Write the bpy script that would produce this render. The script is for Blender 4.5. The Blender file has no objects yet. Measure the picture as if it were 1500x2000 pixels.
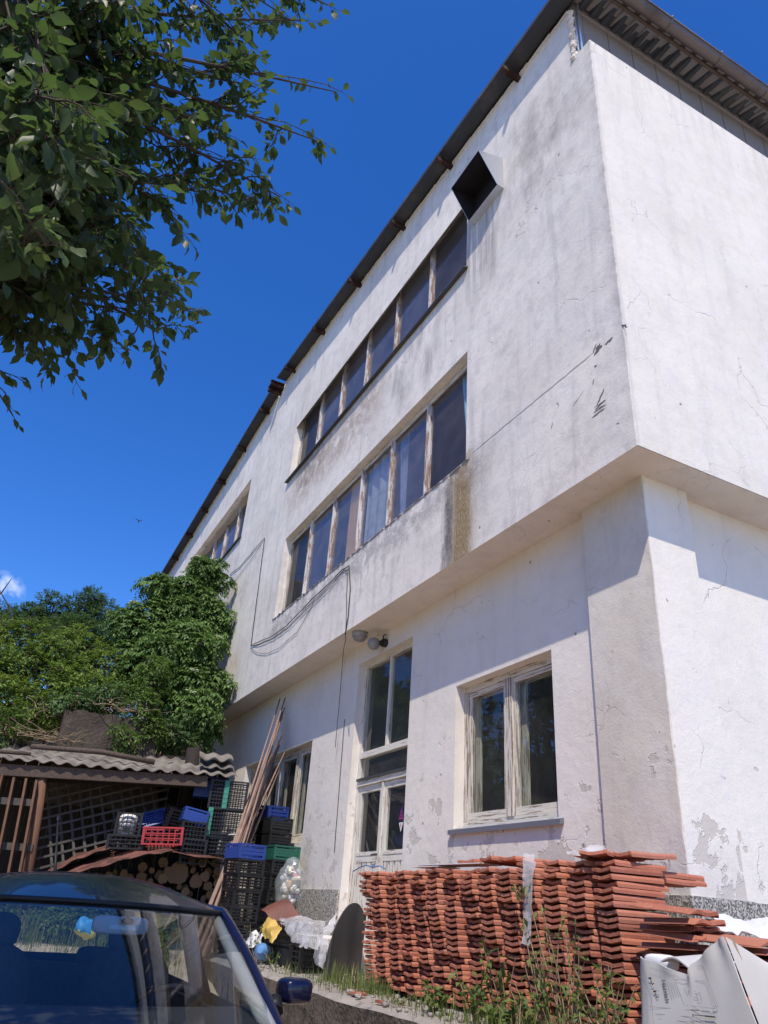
import bpy, math, random
from mathutils import Vector as V, Matrix, noise as MN
rad = math.radians
SC = bpy.context.scene
COL = SC.collection
random.seed(7)

# ------------------------------------------------------------------ camera
CAM = V((3.6293, -3.9985, 1.40))
YAW, PIT, ROL = rad(154.4503), rad(28.5990), rad(-4.3044)
_f = V((math.cos(YAW) * math.cos(PIT), math.sin(YAW) * math.cos(PIT), math.sin(PIT)))
_r = V((math.sin(YAW), -math.cos(YAW), 0))
_d = _f.cross(_r)
RX = _r * math.cos(ROL) + _d * math.sin(ROL)
RD = -_r * math.sin(ROL) + _d * math.cos(ROL)
cd = bpy.data.cameras.new('camera')
cam = bpy.data.objects.new('camera', cd)
COL.objects.link(cam)
cd.sensor_fit = 'VERTICAL'
cd.sensor_height = 24.0
cd.lens = 24.0 * 1440.3 / 2000.0
cd.clip_start = 0.05
cd.clip_end = 3000
M3 = Matrix((RX, -RD, -_f)).transposed()
cam.matrix_world = Matrix.Translation(CAM) @ M3.to_4x4()
SC.camera = cam

def ray(px, py):
    return RX * ((px - 750) / 1440.3) + RD * ((py - 1000) / 1440.3) + _f

def at(px, py, x=None, y=None, z=None, d=None, pl=None):
    """a world point seen along a pixel, on a wall plane, at a height or at a horizontal distance"""
    r = ray(px, py)
    if x is not None: t = (x - CAM.x) / r.x
    elif y is not None: t = (y - CAM.y) / r.y
    elif z is not None: t = (z - CAM.z) / r.z
    elif d is not None: t = d / math.hypot(r.x, r.y)
    else:
        p0, n = pl
        t = (p0 - CAM).dot(n) / r.dot(n)
    return CAM + r * t

# ------------------------------------------------------------------ world, sun, exposure
SUN = V((1.0, -0.74, 1.85)).normalized()
EL = math.asin(SUN.z)
AZ = math.atan2(SUN.x, SUN.y)
w = bpy.data.worlds.new('World')
SC.world = w
w.use_nodes = True
nt = w.node_tree
bg = nt.nodes['Background']
sky = nt.nodes.new('ShaderNodeTexSky')
sky.sky_type = 'NISHITA'
sky.sun_disc = False
sky.sun_elevation = EL
sky.sun_rotation = AZ
sky.altitude = 1200
sky.air_density = 1.0
sky.dust_density = 1.0
sky.ozone_density = 4.5
hs = nt.nodes.new('ShaderNodeHueSaturation')
hs.inputs['Saturation'].default_value = 1.3
hs.inputs['Hue'].default_value = 0.513
nt.links.new(sky.outputs[0], hs.inputs['Color'])
# one small thin cloud low in the left of the sky
tcn = nt.nodes.new('ShaderNodeTexCoord')
dp = nt.nodes.new('ShaderNodeVectorMath'); dp.operation = 'DOT_PRODUCT'
nrm = nt.nodes.new('ShaderNodeVectorMath'); nrm.operation = 'NORMALIZE'
nt.links.new(tcn.outputs['Generated'], nrm.inputs[0])
nt.links.new(nrm.outputs[0], dp.inputs[0])
cl = ray(2, 1158).normalized()
dp.inputs[1].default_value = cl
mr = nt.nodes.new('ShaderNodeMapRange')
mr.inputs['From Min'].default_value = 0.9996
mr.inputs['From Max'].default_value = 1.0
nt.links.new(dp.outputs['Value'], mr.inputs['Value'])
cn = nt.nodes.new('ShaderNodeTexNoise')
cn.inputs['Scale'].default_value = 55; cn.inputs['Detail'].default_value = 5
nt.links.new(nrm.outputs[0], cn.inputs['Vector'])
cr = nt.nodes.new('ShaderNodeMapRange')
cr.inputs['From Min'].default_value = 0.42; cr.inputs['From Max'].default_value = 0.7
nt.links.new(cn.outputs['Fac'], cr.inputs['Value'])
cm = nt.nodes.new('ShaderNodeMath'); cm.operation = 'MULTIPLY'
nt.links.new(mr.outputs[0], cm.inputs[0]); nt.links.new(cr.outputs[0], cm.inputs[1])
cx = nt.nodes.new('ShaderNodeMix'); cx.data_type = 'RGBA'
nt.links.new(cm.outputs[0], cx.inputs['Factor'])
nt.links.new(hs.outputs[0], cx.inputs['A'])
cx.inputs['B'].default_value = (4.6, 5.0, 6.2, 1)
nt.links.new(cx.outputs['Result'], bg.inputs['Color'])
bg.inputs['Strength'].default_value = 0.15
sd = bpy.data.lights.new('sun', 'SUN')
sd.energy = 3.0
sd.angle = rad(0.5)
sd.color = (1.0, 0.90, 0.76)
so = bpy.data.objects.new('sun', sd)
COL.objects.link(so)
so.location = SUN * 60
so.rotation_euler = SUN.to_track_quat('Z', 'Y').to_euler()
SC.view_settings.view_transform = 'Standard'
SC.view_settings.look = 'None'
SC.view_settings.exposure = 0.60
SC.view_settings.gamma = 1
SC.render.film_transparent = False
SC.cycles.max_bounces = 8
SC.cycles.transparent_max_bounces = 16
SC.cycles.use_denoising = True

# ------------------------------------------------------------------ mesh helpers
class MB:
    def __init__(s): s.v = []; s.f = []; s.sm = []; s.mi = []
    def add(s, vs, fs, sm=False, mi=0):
        o = len(s.v)
        s.v += [V(p) for p in vs]
        for f in fs:
            s.f.append([i + o for i in f]); s.sm.append(sm); s.mi.append(mi)
        return s
    def box(s, x0, x1, y0, y1, z0, z1, mi=0):
        return s.add([(x0,y0,z0),(x1,y0,z0),(x1,y1,z0),(x0,y1,z0),(x0,y0,z1),(x1,y0,z1),(x1,y1,z1),(x0,y1,z1)],
            [(0,3,2,1),(4,5,6,7),(0,1,5,4),(1,2,6,5),(2,3,7,6),(3,0,4,7)], False, mi)
    def bar(s, a, b, w, h, up=V((0,0,1)), mi=0):
        """rectangular bar from a to b"""
        a = V(a); b = V(b); d = (b - a).normalized()
        u = d.cross(up)
        if u.length < 1e-4: u = d.cross(V((1,0,0)))
        u.normalize(); n = u.cross(d)
        u *= w / 2; n *= h / 2
        return s.add([a-u-n, a+u-n, a+u+n, a-u+n, b-u-n, b+u-n, b+u+n, b-u+n],
            [(0,3,2,1),(4,5,6,7),(0,1,5,4),(1,2,6,5),(2,3,7,6),(3,0,4,7)], False, mi)
    def tube(s, pts, r, n=8, mi=0, cap=True, capmi=None):
        pts = [V(p) for p in pts]; k = len(pts)
        rs = r if isinstance(r, (list, tuple)) else [r] * k
        o = len(s.v); ref = None
        for i, p in enumerate(pts):
            d = (pts[min(i+1,k-1)] - pts[max(i-1,0)]).normalized()
            if ref is None:
                ref = d.orthogonal().normalized()
            ref = (ref - d * ref.dot(d)).normalized()
            q = d.cross(ref)
            for j in range(n):
                a = 2 * math.pi * j / n
                s.v.append(p + (ref * math.cos(a) + q * math.sin(a)) * rs[i])
        for i in range(k - 1):
            for j in range(n):
                s.f.append([o+i*n+j, o+i*n+(j+1)%n, o+(i+1)*n+(j+1)%n, o+(i+1)*n+j]); s.sm.append(True); s.mi.append(mi)
        if cap:
            c = mi if capmi is None else capmi
            s.f.append([o+j for j in range(n)][::-1]); s.sm.append(False); s.mi.append(c)
            s.f.append([o+(k-1)*n+j for j in range(n)]); s.sm.append(False); s.mi.append(c)
        return s
    def grid(s, fn, nu, nv, sm=True, mi=0, flip=False):
        o = len(s.v)
        for i in range(nu + 1):
            for j in range(nv + 1):
                s.v.append(V(fn(i / nu, j / nv)))
        for i in range(nu):
            for j in range(nv):
                q = [o+i*(nv+1)+j, o+(i+1)*(nv+1)+j, o+(i+1)*(nv+1)+j+1, o+i*(nv+1)+j+1]
                s.f.append(q[::-1] if flip else q); s.sm.append(sm); s.mi.append(mi)
        return s
    def shell(s, fn, nu, nv, th, sm=True, mi=0):
        """a closed sheet of thickness th following fn"""
        P = [[V(fn(i/nu, j/nv)) for j in range(nv+1)] for i in range(nu+1)]
        def nn(i, j):
            a = P[min(i+1,nu)][j] - P[max(i-1,0)][j]; b = P[i][min(j+1,nv)] - P[i][max(j-1,0)]
            c = a.cross(b)
            return c.normalized() if c.length > 1e-9 else V((0,0,1))
        T = [[P[i][j] + nn(i,j)*th/2 for j in range(nv+1)] for i in range(nu+1)]
        B = [[P[i][j] - nn(i,j)*th/2 for j in range(nv+1)] for i in range(nu+1)]
        s.grid(lambda u, v: T[round(u*nu)][round(v*nv)], nu, nv, sm, mi)
        s.grid(lambda u, v: B[round(u*nu)][round(v*nv)], nu, nv, sm, mi, True)
        def edge(L1, L2):
            for k in range(len(L1)-1):
                s.add([L1[k], L1[k+1], L2[k+1], L2[k]], [(0,1,2,3)], False, mi)
        edge(T[0], B[0]); edge(B[nu], T[nu])
        edge([r[0] for r in B], [r[0] for r in T]); edge([r[nv] for r in T], [r[nv] for r in B])
        return s
    def prism(s, poly, vec, mi=0, sm=False):
        poly = [V(p) for p in poly]; vec = V(vec); n = len(poly)
        o = len(s.v)
        s.v += poly + [p + vec for p in poly]
        s.f.append([o+i for i in range(n)][::-1]); s.sm.append(False); s.mi.append(mi)
        s.f.append([o+n+i for i in range(n)]); s.sm.append(False); s.mi.append(mi)
        for i in range(n):
            j = (i+1) % n
            s.f.append([o+i, o+j, o+n+j, o+n+i]); s.sm.append(sm); s.mi.append(mi)
        return s
    def ball(s, c, rx, ry, rz, nu=12, nv=8, mi=0, e=1.0, M=None):
        c = V(c)
        def sg(t): return math.copysign(abs(t) ** e, t)
        def fn(u, v):
            a = u * 2 * math.pi; b = (v - .5) * math.pi
            p = V((rx*sg(math.cos(b))*sg(math.cos(a)), ry*sg(math.cos(b))*sg(math.sin(a)), rz*sg(math.sin(b))))
            if M is not None: p = M @ p
            return c + p
        return s.grid(fn, nu, nv, True, mi)
    def xf(s, M):
        s.v = [M @ p for p in s.v]; return s
    def build(s, name, mat, parent=None, origin=None, local=False):
        me = bpy.data.meshes.new(name)
        o = bpy.data.objects.new(name, me)
        COL.objects.link(o)
        vs = s.v
        if parent is not None:
            inv = INV.get(parent.name)
            if inv is not None and not local: vs = [inv @ p for p in vs]
            o.parent = parent
            INV[o.name] = inv
        elif not local:
            if origin is None:
                xs = [p.x for p in vs]; ys = [p.y for p in vs]; zs = [p.z for p in vs]
                origin = V(((min(xs)+max(xs))/2, (min(ys)+max(ys))/2, min(zs)))
            origin = V(origin)
            vs = [p - origin for p in vs]
            o.location = origin
            INV[o.name] = Matrix.Translation(-origin)
        me.from_pydata([tuple(p) for p in vs], [], s.f)
        me.polygons.foreach_set('use_smooth', s.sm)
        for m in (mat if isinstance(mat, (list, tuple)) else [mat]): me.materials.append(m)
        if any(s.mi): me.polygons.foreach_set('material_index', s.mi)
        me.update()
        return o

INV = {}
def tag(o, label, cat, group=None, kind=None):
    o['label'] = label; o['category'] = cat
    if group: o['group'] = group
    o['kind'] = kind or 'thing'
    return o
def struct(o, kind='structure'):
    o['kind'] = kind; return o
def thing(name, label, cat, loc=(0,0,0), rz=0, group=None):
    o = bpy.data.objects.new(name, None); COL.objects.link(o)
    o.empty_display_size = .2
    o.location = loc; o.rotation_euler = (0, 0, rz)
    INV[o.name] = (Matrix.Translation(V(loc)) @ Matrix.Rotation(rz, 4, 'Z')).inverted()
    return tag(o, label, cat, group)
def clone(o, loc, rot=None, scale=None, label=None, name=None):
    c = o.copy(); COL.objects.link(c); c.location = loc
    if rot is not None: c.rotation_euler = rot
    if scale is not None: c.scale = (scale,)*3 if isinstance(scale,(int,float)) else scale
    if label: c['label'] = label
    for ch in list(o.children):
        d = ch.copy(); COL.objects.link(d); d.parent = c
        for g in list(ch.children):
            e = g.copy(); COL.objects.link(e); e.parent = d
    return c
ORD = ['', 'first','second','third','fourth','fifth','sixth','seventh','eighth','ninth','tenth','eleventh','twelfth','thirteenth',
 'fourteenth','fifteenth','sixteenth','seventeenth','eighteenth','nineteenth','twentieth','twenty-first','twenty-second','twenty-third','twenty-fourth','twenty-fifth','twenty-sixth']
U = random.uniform

# ------------------------------------------------------------------ material helpers
class NT:
    def __init__(s, name):
        s.m = bpy.data.materials.new(name); s.m.use_nodes = True
        s.t = s.m.node_tree; s.n = s.t.nodes; s.l = s.t.links
        s.b = s.n['Principled BSDF']; s.out = s.n['Material Output']
        s._pos = None
    def put(s, sock, val):
        if hasattr(val, 'is_output') or isinstance(val, bpy.types.NodeSocket): s.l.new(val, sock)
        else:
            if isinstance(val, (tuple, list)) and len(val) == 3 and sock.type == 'RGBA': val = (*val, 1)
            sock.default_value = val
    def pos(s):
        if s._pos is None:
            s._pos = s.n.new('ShaderNodeNewGeometry')
        return s._pos.outputs['Position']
    def obj(s):
        return s.n.new('ShaderNodeTexCoord').outputs['Object']
    def island(s):
        s.pos(); return s._pos.outputs['Random Per Island']
    def objrand(s):
        return s.n.new('ShaderNodeObjectInfo').outputs['Random']
    def xyz(s, v):
        q = s.n.new('ShaderNodeSeparateXYZ'); s.l.new(v, q.inputs[0]); return q.outputs
    def vec(s, x, y, z):
        q = s.n.new('ShaderNodeCombineXYZ')
        for i, a in enumerate((x, y, z)): s.put(q.inputs[i], a)
        return q.outputs[0]
    def scale(s, v, k):
        q = s.n.new('ShaderNodeVectorMath'); q.operation = 'MULTIPLY'; s.put(q.inputs[0], v); q.inputs[1].default_value = k; return q.outputs[0]
    def addv(s, v, u):
        q = s.n.new('ShaderNodeVectorMath'); q.operation = 'ADD'; s.put(q.inputs[0], v); s.put(q.inputs[1], u); return q.outputs[0]
    def ma(s, op, a, b=0.0, clamp=False):
        q = s.n.new('ShaderNodeMath'); q.operation = op; q.use_clamp = clamp
        s.put(q.inputs[0], a); s.put(q.inputs[1], b); return q.outputs[0]
    def mul(s, *a):
        r = a[0]
        for b in a[1:]: r = s.ma('MULTIPLY', r, b)
        return r
    def noise(s, sc, det=4, v=None, rough=.55, dist=0, col=False):
        q = s.n.new('ShaderNodeTexNoise'); s.put(q.inputs['Vector'], v if v is not None else s.pos())
        q.inputs['Scale'].default_value = sc; q.inputs['Detail'].default_value = det
        q.inputs['Roughness'].default_value = rough; q.inputs['Distortion'].default_value = dist
        return q.outputs['Color' if col else 'Fac']
    def vor(s, sc, v=None, feat='F1', out='Distance', rnd=1):
        q = s.n.new('ShaderNodeTexVoronoi'); q.feature = feat; s.put(q.inputs['Vector'], v if v is not None else s.pos())
        q.inputs['Scale'].default_value = sc; q.inputs['Randomness'].default_value = rnd
        return q.outputs[out]
    def mr(s, v, a, b, c=0.0, d=1.0, sm=False):
        q = s.n.new('ShaderNodeMapRange'); s.put(q.inputs['Value'], v)
        if sm: q.interpolation_type = 'SMOOTHSTEP'
        for i, k in zip(('From Min','From Max','To Min','To Max'), (a, b, c, d)): q.inputs[i].default_value = k
        return q.outputs[0]
    def mix(s, f, a, b, mode='MIX'):
        q = s.n.new('ShaderNodeMix'); q.data_type = 'RGBA'; q.blend_type = mode
        s.put(q.inputs['Factor'], f); s.put(q.inputs['A'], a); s.put(q.inputs['B'], b); return q.outputs['Result']
    def ramp(s, f, stops):
        q = s.n.new('ShaderNodeValToRGB'); e = q.color_ramp.elements
        while len(e) < len(stops): e.new(.5)
        for k, (p, c) in zip(e, stops): k.position = p; k.color = (*c, 1)
        s.put(q.inputs[0], f); return q.outputs[0]
    def warp(s, v, amt, sc, det=3):
        c = s.noise(sc, det, v, col=True)
        q = s.n.new('ShaderNodeVectorMath'); q.operation = 'MULTIPLY_ADD'
        s.put(q.inputs[0], c); q.inputs[1].default_value = (amt,)*3; s.put(q.inputs[2], v)
        return q.outputs[0]
    def fin(s, color=None, rough=.7, metal=0.0, bump=None, bs=.5, bd=.01, spec=.3, **k):
        if color is not None: s.put(s.b.inputs['Base Color'], color)
        s.put(s.b.inputs['Roughness'], rough); s.put(s.b.inputs['Metallic'], metal)
        s.b.inputs['Specular IOR Level'].default_value = spec
        if bump is not None:
            q = s.n.new('ShaderNodeBump'); q.inputs['Strength'].default_value = bs; q.inputs['Distance'].default_value = bd
            s.put(q.inputs['Height'], bump); s.l.new(q.outputs[0], s.b.inputs['Normal'])
        for a, b in k.items(): s.put(s.b.inputs[a], b)
        return s.m

def simple(name, c1, c2=None, rough=.6, metal=0, sc=6, bump=.3, bd=.004, spec=.3, det=5, obj=False, **k):
    t = NT(name); v = t.obj() if obj else t.pos()
    n = t.noise(sc, det, v)
    c2 = c2 or tuple(x*.7 for x in c1)
    return t.fin(t.mix(t.mr(n, .35, .65), c1, c2), rough, metal, t.noise(sc*6, 4, v), bump, bd, spec, **k)

def boxmask(t, h, z, h0, h1, z0, z1, sh=.08, sz=.08):
    a = t.mul(t.mr(h, h0-sh, h0+sh, 0, 1, True), t.mr(h, h1-sh, h1+sh, 1, 0, True))
    b = t.mul(t.mr(z, z0-sz, z0+sz, 0, 1, True), t.mr(z, z1-sz, z1+sz, 1, 0, True))
    return t.mul(a, b)

Z0 = 4.933
def plaster(name, feats=None, c1=(.815,.765,.69), c2=(.67,.625,.565), low=False, dirt=.72):
    t = NT(name); p = t.pos(); X, Y, Z = t.xyz(p)
    wv = t.warp(p, .12, 3)
    big = t.noise(.7, 6, p, .6)
    col = t.mix(t.mr(big, .38, .68), c1, c2)
    patch = t.mr(t.noise(1.6, 3, t.warp(p, .5, 1.5)), .52, .56)
    col = t.mix(t.mul(patch, .14), col, (.80,.79,.81))
    st = t.noise(1.0, 6, t.scale(p, (5, 5, .55)), .65)                     # rain streaks
    col = t.mix(t.mul(t.mr(st, .52, .78), dirt), col, (.40,.39,.385))
    blot = t.mr(t.noise(2.6, 7, wv, .7), .55, .8)
    col = t.mix(t.mul(blot, dirt*.7), col, (.42,.40,.38))
    h = t.ma('ADD', t.ma('ADD', t.noise(9, 6, p, .65), t.mul(t.noise(60, 3, p), .35)), t.mul(t.noise(2.6, 3, p), 1.2))
    mo = t.noise(5.5, 7, wv, .72)
    col = t.mix(t.mul(t.mr(mo, .48, .66), .40*min(1, dirt*1.4)), col, (.46,.435,.425))
    col = t.mix(t.mul(t.mr(t.noise(30, 5, p, .7), .55, .72), .36*min(1, dirt*1.4)), col, (.42,.40,.385))
    bw = 1.0
    # hairline cracks
    cv = t.vor(.62, t.warp(p, .55, 1.7, 5), 'DISTANCE_TO_EDGE')
    ck = t.mul(t.mr(cv, .0, .004, 1, 0), t.mr(t.noise(.8, 2, p), .54, .60))
    cv2 = t.vor(2.3, t.warp(p, .3, 4, 4), 'DISTANCE_TO_EDGE')
    ck2 = t.mul(t.mr(cv2, 0, .012, 1, 0), t.mr(t.noise(1.3, 2, t.addv(p, (5,3,1))), .60, .66))
    crack = t.ma('MAXIMUM', ck, t.mul(ck2, .8))
    col = t.mix(t.mul(crack, .45), col, (.24,.22,.21))
    h = t.ma('SUBTRACT', h, t.mul(crack, .6))
    # chipped pits
    pv = t.vor(3.1, p); pit = t.mul(t.mr(pv, .045, .06, 1, 0), t.mr(t.noise(3.1, 1, t.addv(p, (9,2,4))), .56, .58))
    col = t.mix(t.mul(pit, .75), col, (.16,.15,.15))
    pv3 = t.vor(9, t.scale(p, (1, 1, .45))); pit3 = t.mul(t.mr(pv3, .05, .09, 1, 0), t.mr(t.noise(5, 2, t.addv(p, (1,7,4))), .56, .62))
    col = t.mix(t.mul(pit3, .5), col, (.22,.21,.21))
    h = t.ma('SUBTRACT', h, t.mul(pit, .8))
    if feats:
        col, h = feats(t, p, X, Y, Z, wv, col, h)
    return t.fin(col, t.mr(big, .3, .7, .82, .95), 0, h, .5, .012, .22)

def long_feats(t, p, X, Y, Z, wv, col, h):
    nz = t.ma('SUBTRACT', t.noise(3, 5, p), .5)
    fx = t.ma('ADD', X, t.mul(nz, .35)); fz = t.ma('ADD', Z, t.mul(t.ma('SUBTRACT', t.noise(2.2, 6, p, .7), .5), .9))
    stx = t.noise(1, 4, t.scale(p, (9, 9, .5)))
    sp = t.noise(38, 5, t.scale(p, (1,1,.6)), .75)
    # bare brown render under the upper windows
    a = t.mul(boxmask(t, fx, fz, -9.3, -5.2, Z0+3.55, Z0+4.5, .5, .28), t.mr(t.noise(3.5, 6, p, .7), .36, .56))
    col = t.mix(t.mul(a, .9), col, t.mix(t.noise(14, 6, p, .7), (.40,.33,.28), (.52,.44,.38)))
    h = t.ma('ADD', h, t.mul(a, t.noise(26, 6, p, .75), 2.2))
    b = t.mul(boxmask(t, X, fz, -8.9, -7.6, Z0+3.85, Z0+4.5, .25, .2), t.mr(t.noise(6, 5, p, .7), .38, .55))
    col = t.mix(t.mul(b, .7), col, (.27,.225,.19))
    # grey worn band under the lower windows
    c = t.mul(boxmask(t, X, fz, -9.3, -2.3, Z0+.85, Z0+1.26, .1, .16), t.mr(t.noise(4.5, 7, p, .7), .40, .56))
    col = t.mix(t.mul(c, .72), col, (.36,.34,.33))
    h = t.ma('ADD', h, t.mul(c, t.noise(30, 5, p, .7), 1.1))
    pk = t.mul(boxmask(t, X, Z, -5.6, -4.0, Z0+.4, Z0+1.15, .15, .2), t.mr(t.noise(5.5, 3, t.scale(p, (1,1,.55))), .54, .57))
    col = t.mix(t.mul(pk, .6), col, (.46,.44,.435))
    # ochre and black rust streak under the right end of the lower windows
    sx = t.ma('ADD', X, t.mul(t.ma('SUBTRACT', t.noise(1, 5, t.scale(p, (5,5,1.4)), .7), .5), .42))
    o1 = t.mul(boxmask(t, sx, fz, -2.93, -2.46, Z0-.45, Z0+1.2, .16, .3), t.mr(t.noise(1, 6, t.scale(p, (16,16,1.6)), .75), .22, .45))
    col = t.mix(t.mul(o1, t.mr(sp, .32, .55, .5, 1)), col, t.mix(sp, (.13,.08,.035), (.36,.245,.09)))
    o2 = t.mul(boxmask(t, sx, fz, -3.06, -2.9, Z0-.1, Z0+1.0, .07, .3), t.mr(sp, .3, .6, .6, 1))
    col = t.mix(t.mul(o2, .9), col, (.07,.065,.07))
    o3 = t.mul(boxmask(t, sx, Z, -2.42, -2.12, Z0+.45, Z0+1.22, .06, .2), t.mr(sp, .35, .7))
    col = t.mix(t.mul(o3, .6), col, (.25,.24,.23))
    # soot around the ventilation hood
    s1 = t.mul(boxmask(t, fx, fz, -2.75, -1.9, Z0+3.9, Z0+5.4, .25, .35), t.mr(stx, .35, .65))
    s2 = t.mul(boxmask(t, fx, fz, -1.75, -.25, Z0+4.4, Z0+6.0, .55, .45), t.mr(t.noise(1.8, 6, t.scale(p, (1.6,1,.8)), .65), .38, .66))
    s3 = t.mul(boxmask(t, fx, fz, -4.9, -3.4, Z0+3.2, Z0+4.4, .35, .3), t.mr(t.noise(1.4, 5, t.scale(p, (2.2,1,.8))), .45, .65))
    sm = t.ma('MAXIMUM', t.ma('MAXIMUM', t.mul(s1, .95), t.mul(s2, .8)), t.mul(s3, .7))
    col = t.mix(t.mul(sm, .85), col, (.24,.225,.215))
    e = t.mul(t.mr(X, -.14, -.01), t.mr(Z, Z0+.3, Z0+2, .3, 1))
    col = t.mix(t.mul(e, t.mr(t.noise(6, 5, p, .7), .35, .7), .75), col, (.30,.285,.275))
    # day joint of the render
    zl = t.ma('ADD', Z, t.mul(t.ma('SUBTRACT', t.noise(8, 3, p), .5), .03))
    j = t.mul(t.mr(t.ma('ABSOLUTE', t.ma('SUBTRACT', zl, Z0+1.27)), .006, .018, 1, 0), t.mr(X, -2.5, -2.35), t.mr(X, -.5, -.35, 1, 0))
    col = t.mix(t.mul(j, .6), col, (.24,.23,.22))
    h = t.ma('SUBTRACT', h, t.mul(j, .7))
    return col, h
def lowr_feats(*a): return low_feats(*a, .03)
def low_feats(t, p, X, Y, Z, wv, col, h, th=0.0):
    g = t.mr(Z, 1.6, 2.9, 1, 0)
    m = t.mr(t.ma('ADD', t.noise(3.2, 5, t.warp(p, .25, 5), .6), t.mul(g, .15)), .655+th, .668+th)
    m = t.mul(m, t.mr(Z, 3.0, 3.3, 1, 0))
    col = t.mix(t.mul(m, .8), col, t.mix(t.noise(12, 4, p), (.50,.455,.40), (.60,.55,.49)))
    h = t.ma('SUBTRACT', h, t.mul(m, 1.0))
    g2 = t.mul(t.mr(Z, 1.5, 2.3, 1, 0), t.mr(t.noise(2.4, 5, p), .45, .62))
    return t.mix(t.mul(g2, .35), col, (.50,.46,.43)), h
def right_feats(t, p, X, Y, Z, wv, col, h):
    g = t.mul(t.mr(Z, Z0+4.6, Z0+5.9), t.mr(t.noise(1, 6, t.scale(p, (7,7,.5)), .65), .5, .75))
    col = t.mix(t.mul(g, .5), col, (.40,.36,.33))
    e = t.mul(t.mr(Y, .05, .0), .45)
    return t.mix(e, col, (.45,.42,.40)), h
M = {}
M['long'] = plaster('weathered_plaster', long_feats)
M['right'] = plaster('white_plaster', right_feats, (.81,.77,.69), (.72,.685,.615), dirt=.28)
M['low'] = plaster('peeling_plaster', low_feats, (.77,.725,.655), (.69,.65,.585), dirt=.2)
M['lowr'] = plaster('peeling_white_plaster', lowr_feats, (.82,.78,.70), (.75,.715,.65), dirt=.14)
M['pil'] = plaster('grey_pilaster_plaster', low_feats, (.69,.645,.56), (.57,.53,.455), dirt=.5)
M['soffit'] = plaster('soffit_plaster', None, (.76,.69,.60), (.68,.61,.53), dirt=.3)
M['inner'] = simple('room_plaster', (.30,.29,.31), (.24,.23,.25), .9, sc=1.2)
def terrazzo():
    t = NT('terrazzo_plinth'); v = t.vor(85, None, 'F1', 'Color'); x = t.xyz(v)[0]
    c = t.ramp(x, [(0,(.06,.06,.055)),(.35,(.20,.19,.17)),(.6,(.42,.40,.36)),(1,(.60,.58,.53))])
    return t.fin(t.mix(t.mr(t.noise(2,4), .5, .7, 0, .3), c, (.25,.23,.2)), .85, 0, t.vor(85), .35, .003)
M['plinth'] = terrazzo()
def rusty(name, paint, rust, amt=.5, sc=4, rough=.55, metal=.0):
    t = NT(name); p = t.pos()
    n = t.noise(sc, 7, p, .7); f = t.mr(n, .62-amt*.3, .70-amt*.3)
    c = t.mix(f, t.mix(t.noise(sc*.5, 4, p), paint, tuple(a*.75 for a in paint)), t.mix(t.noise(sc*8, 4, p), rust, tuple(a*.45 for a in rust)))
    return t.fin(c, t.mr(f, 0, 1, rough, .9), metal, t.noise(sc*9, 4, p), .4, .004)
M['purlin'] = rusty('rusty_steel', (.085,.042,.033), (.04,.022,.018), .6, 6, .8)
def metal_sheet(name, c, rough=.45, metal=.6, dirt=(.07,.06,.055), amt=.5):
    t = NT(name); p = t.pos()
    f = t.mul(t.mr(t.noise(2.2, 7, p, .72), .5, .7), amt)
    return t.fin(t.mix(f, t.mix(t.noise(1, 3), c, tuple(a*.8 for a in c)), dirt), t.mr(f, 0, 1, rough, .9), metal, t.noise(30,3), .15, .003, .5)
M['roof'] = metal_sheet('roof_sheet', (.05,.056,.068), .6, .2, (.13,.12,.11), amt=.6)
M['eave'] = metal_sheet('eave_sheet', (.27,.255,.25), .6, .15, (.16,.14,.125), .6)
M['panel'] = metal_sheet('grey_blue_panel', (.29,.28,.29), .5, .15, (.17,.16,.17), .5)
M['gutter'] = metal_sheet('zinc_gutter', (.17,.145,.14), .55, .45, (.08,.065,.055), .7)
M['galv'] = metal_sheet('galvanised_sheet', (.66,.69,.73), .32, .75, (.45,.45,.46), .25)
M['black'] = simple('painted_shade_black', (.02,.02,.026), rough=.8)  # near-black colour standing in for the shade inside the vent hood
M['sill'] = metal_sheet('dark_sill', (.10,.105,.11), .5, .4, (.07,.05,.04), .6)
M['sillb'] = metal_sheet('blue_grey_sill', (.19,.205,.25), .5, .25, (.2,.19,.18), .5)
def oldpaint(name, paint, wood, amt=.5, vs=(8,8,1.2)):
    t = NT(name); p = t.pos()
    n = t.noise(2.2, 7, t.scale(p, vs), .75)
    f = t.mr(n, .63-amt*.28, .66-amt*.28)
    wd = t.mix(t.noise(3, 5, t.scale(p, (20,20,1.5)), .7), wood, tuple(a*.45 for a in wood))
    c = t.mix(f, t.mix(t.noise(3,3), paint, tuple(a*.86 for a in paint)), wd)
    h = t.ma('SUBTRACT', t.mul(t.noise(4, 4, t.scale(p, (20,20,1.5))), .6), t.mul(f, .8))
    return t.fin(c, .75, 0, h, .6, .004)
M['mull'] = oldpaint('flaking_window_paint', (.66,.64,.63), (.42,.28,.22), .48)
M['frame'] = oldpaint('flaking_frame_paint', (.70,.66,.57), (.31,.235,.185), .42, (26,26,1.0))
M['frameh'] = oldpaint('flaking_rail_paint', (.70,.66,.57), (.34,.255,.195), .30, (1.3,26,26))
FR = [M['frame'], M['frameh']]
M['door'] = oldpaint('flaking_door_paint', (.72,.69,.62), (.38,.23,.15), .26, (24,24,1.1))
M['doorh'] = oldpaint('flaking_door_rail_paint', (.72,.69,.62), (.40,.24,.16), .24, (1.3,24,24))
DRM = [M['door'], M['doorh']]
M['greypaint'] = oldpaint('worn_grey_paint', (.45,.47,.50), (.30,.21,.16), .45)

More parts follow.
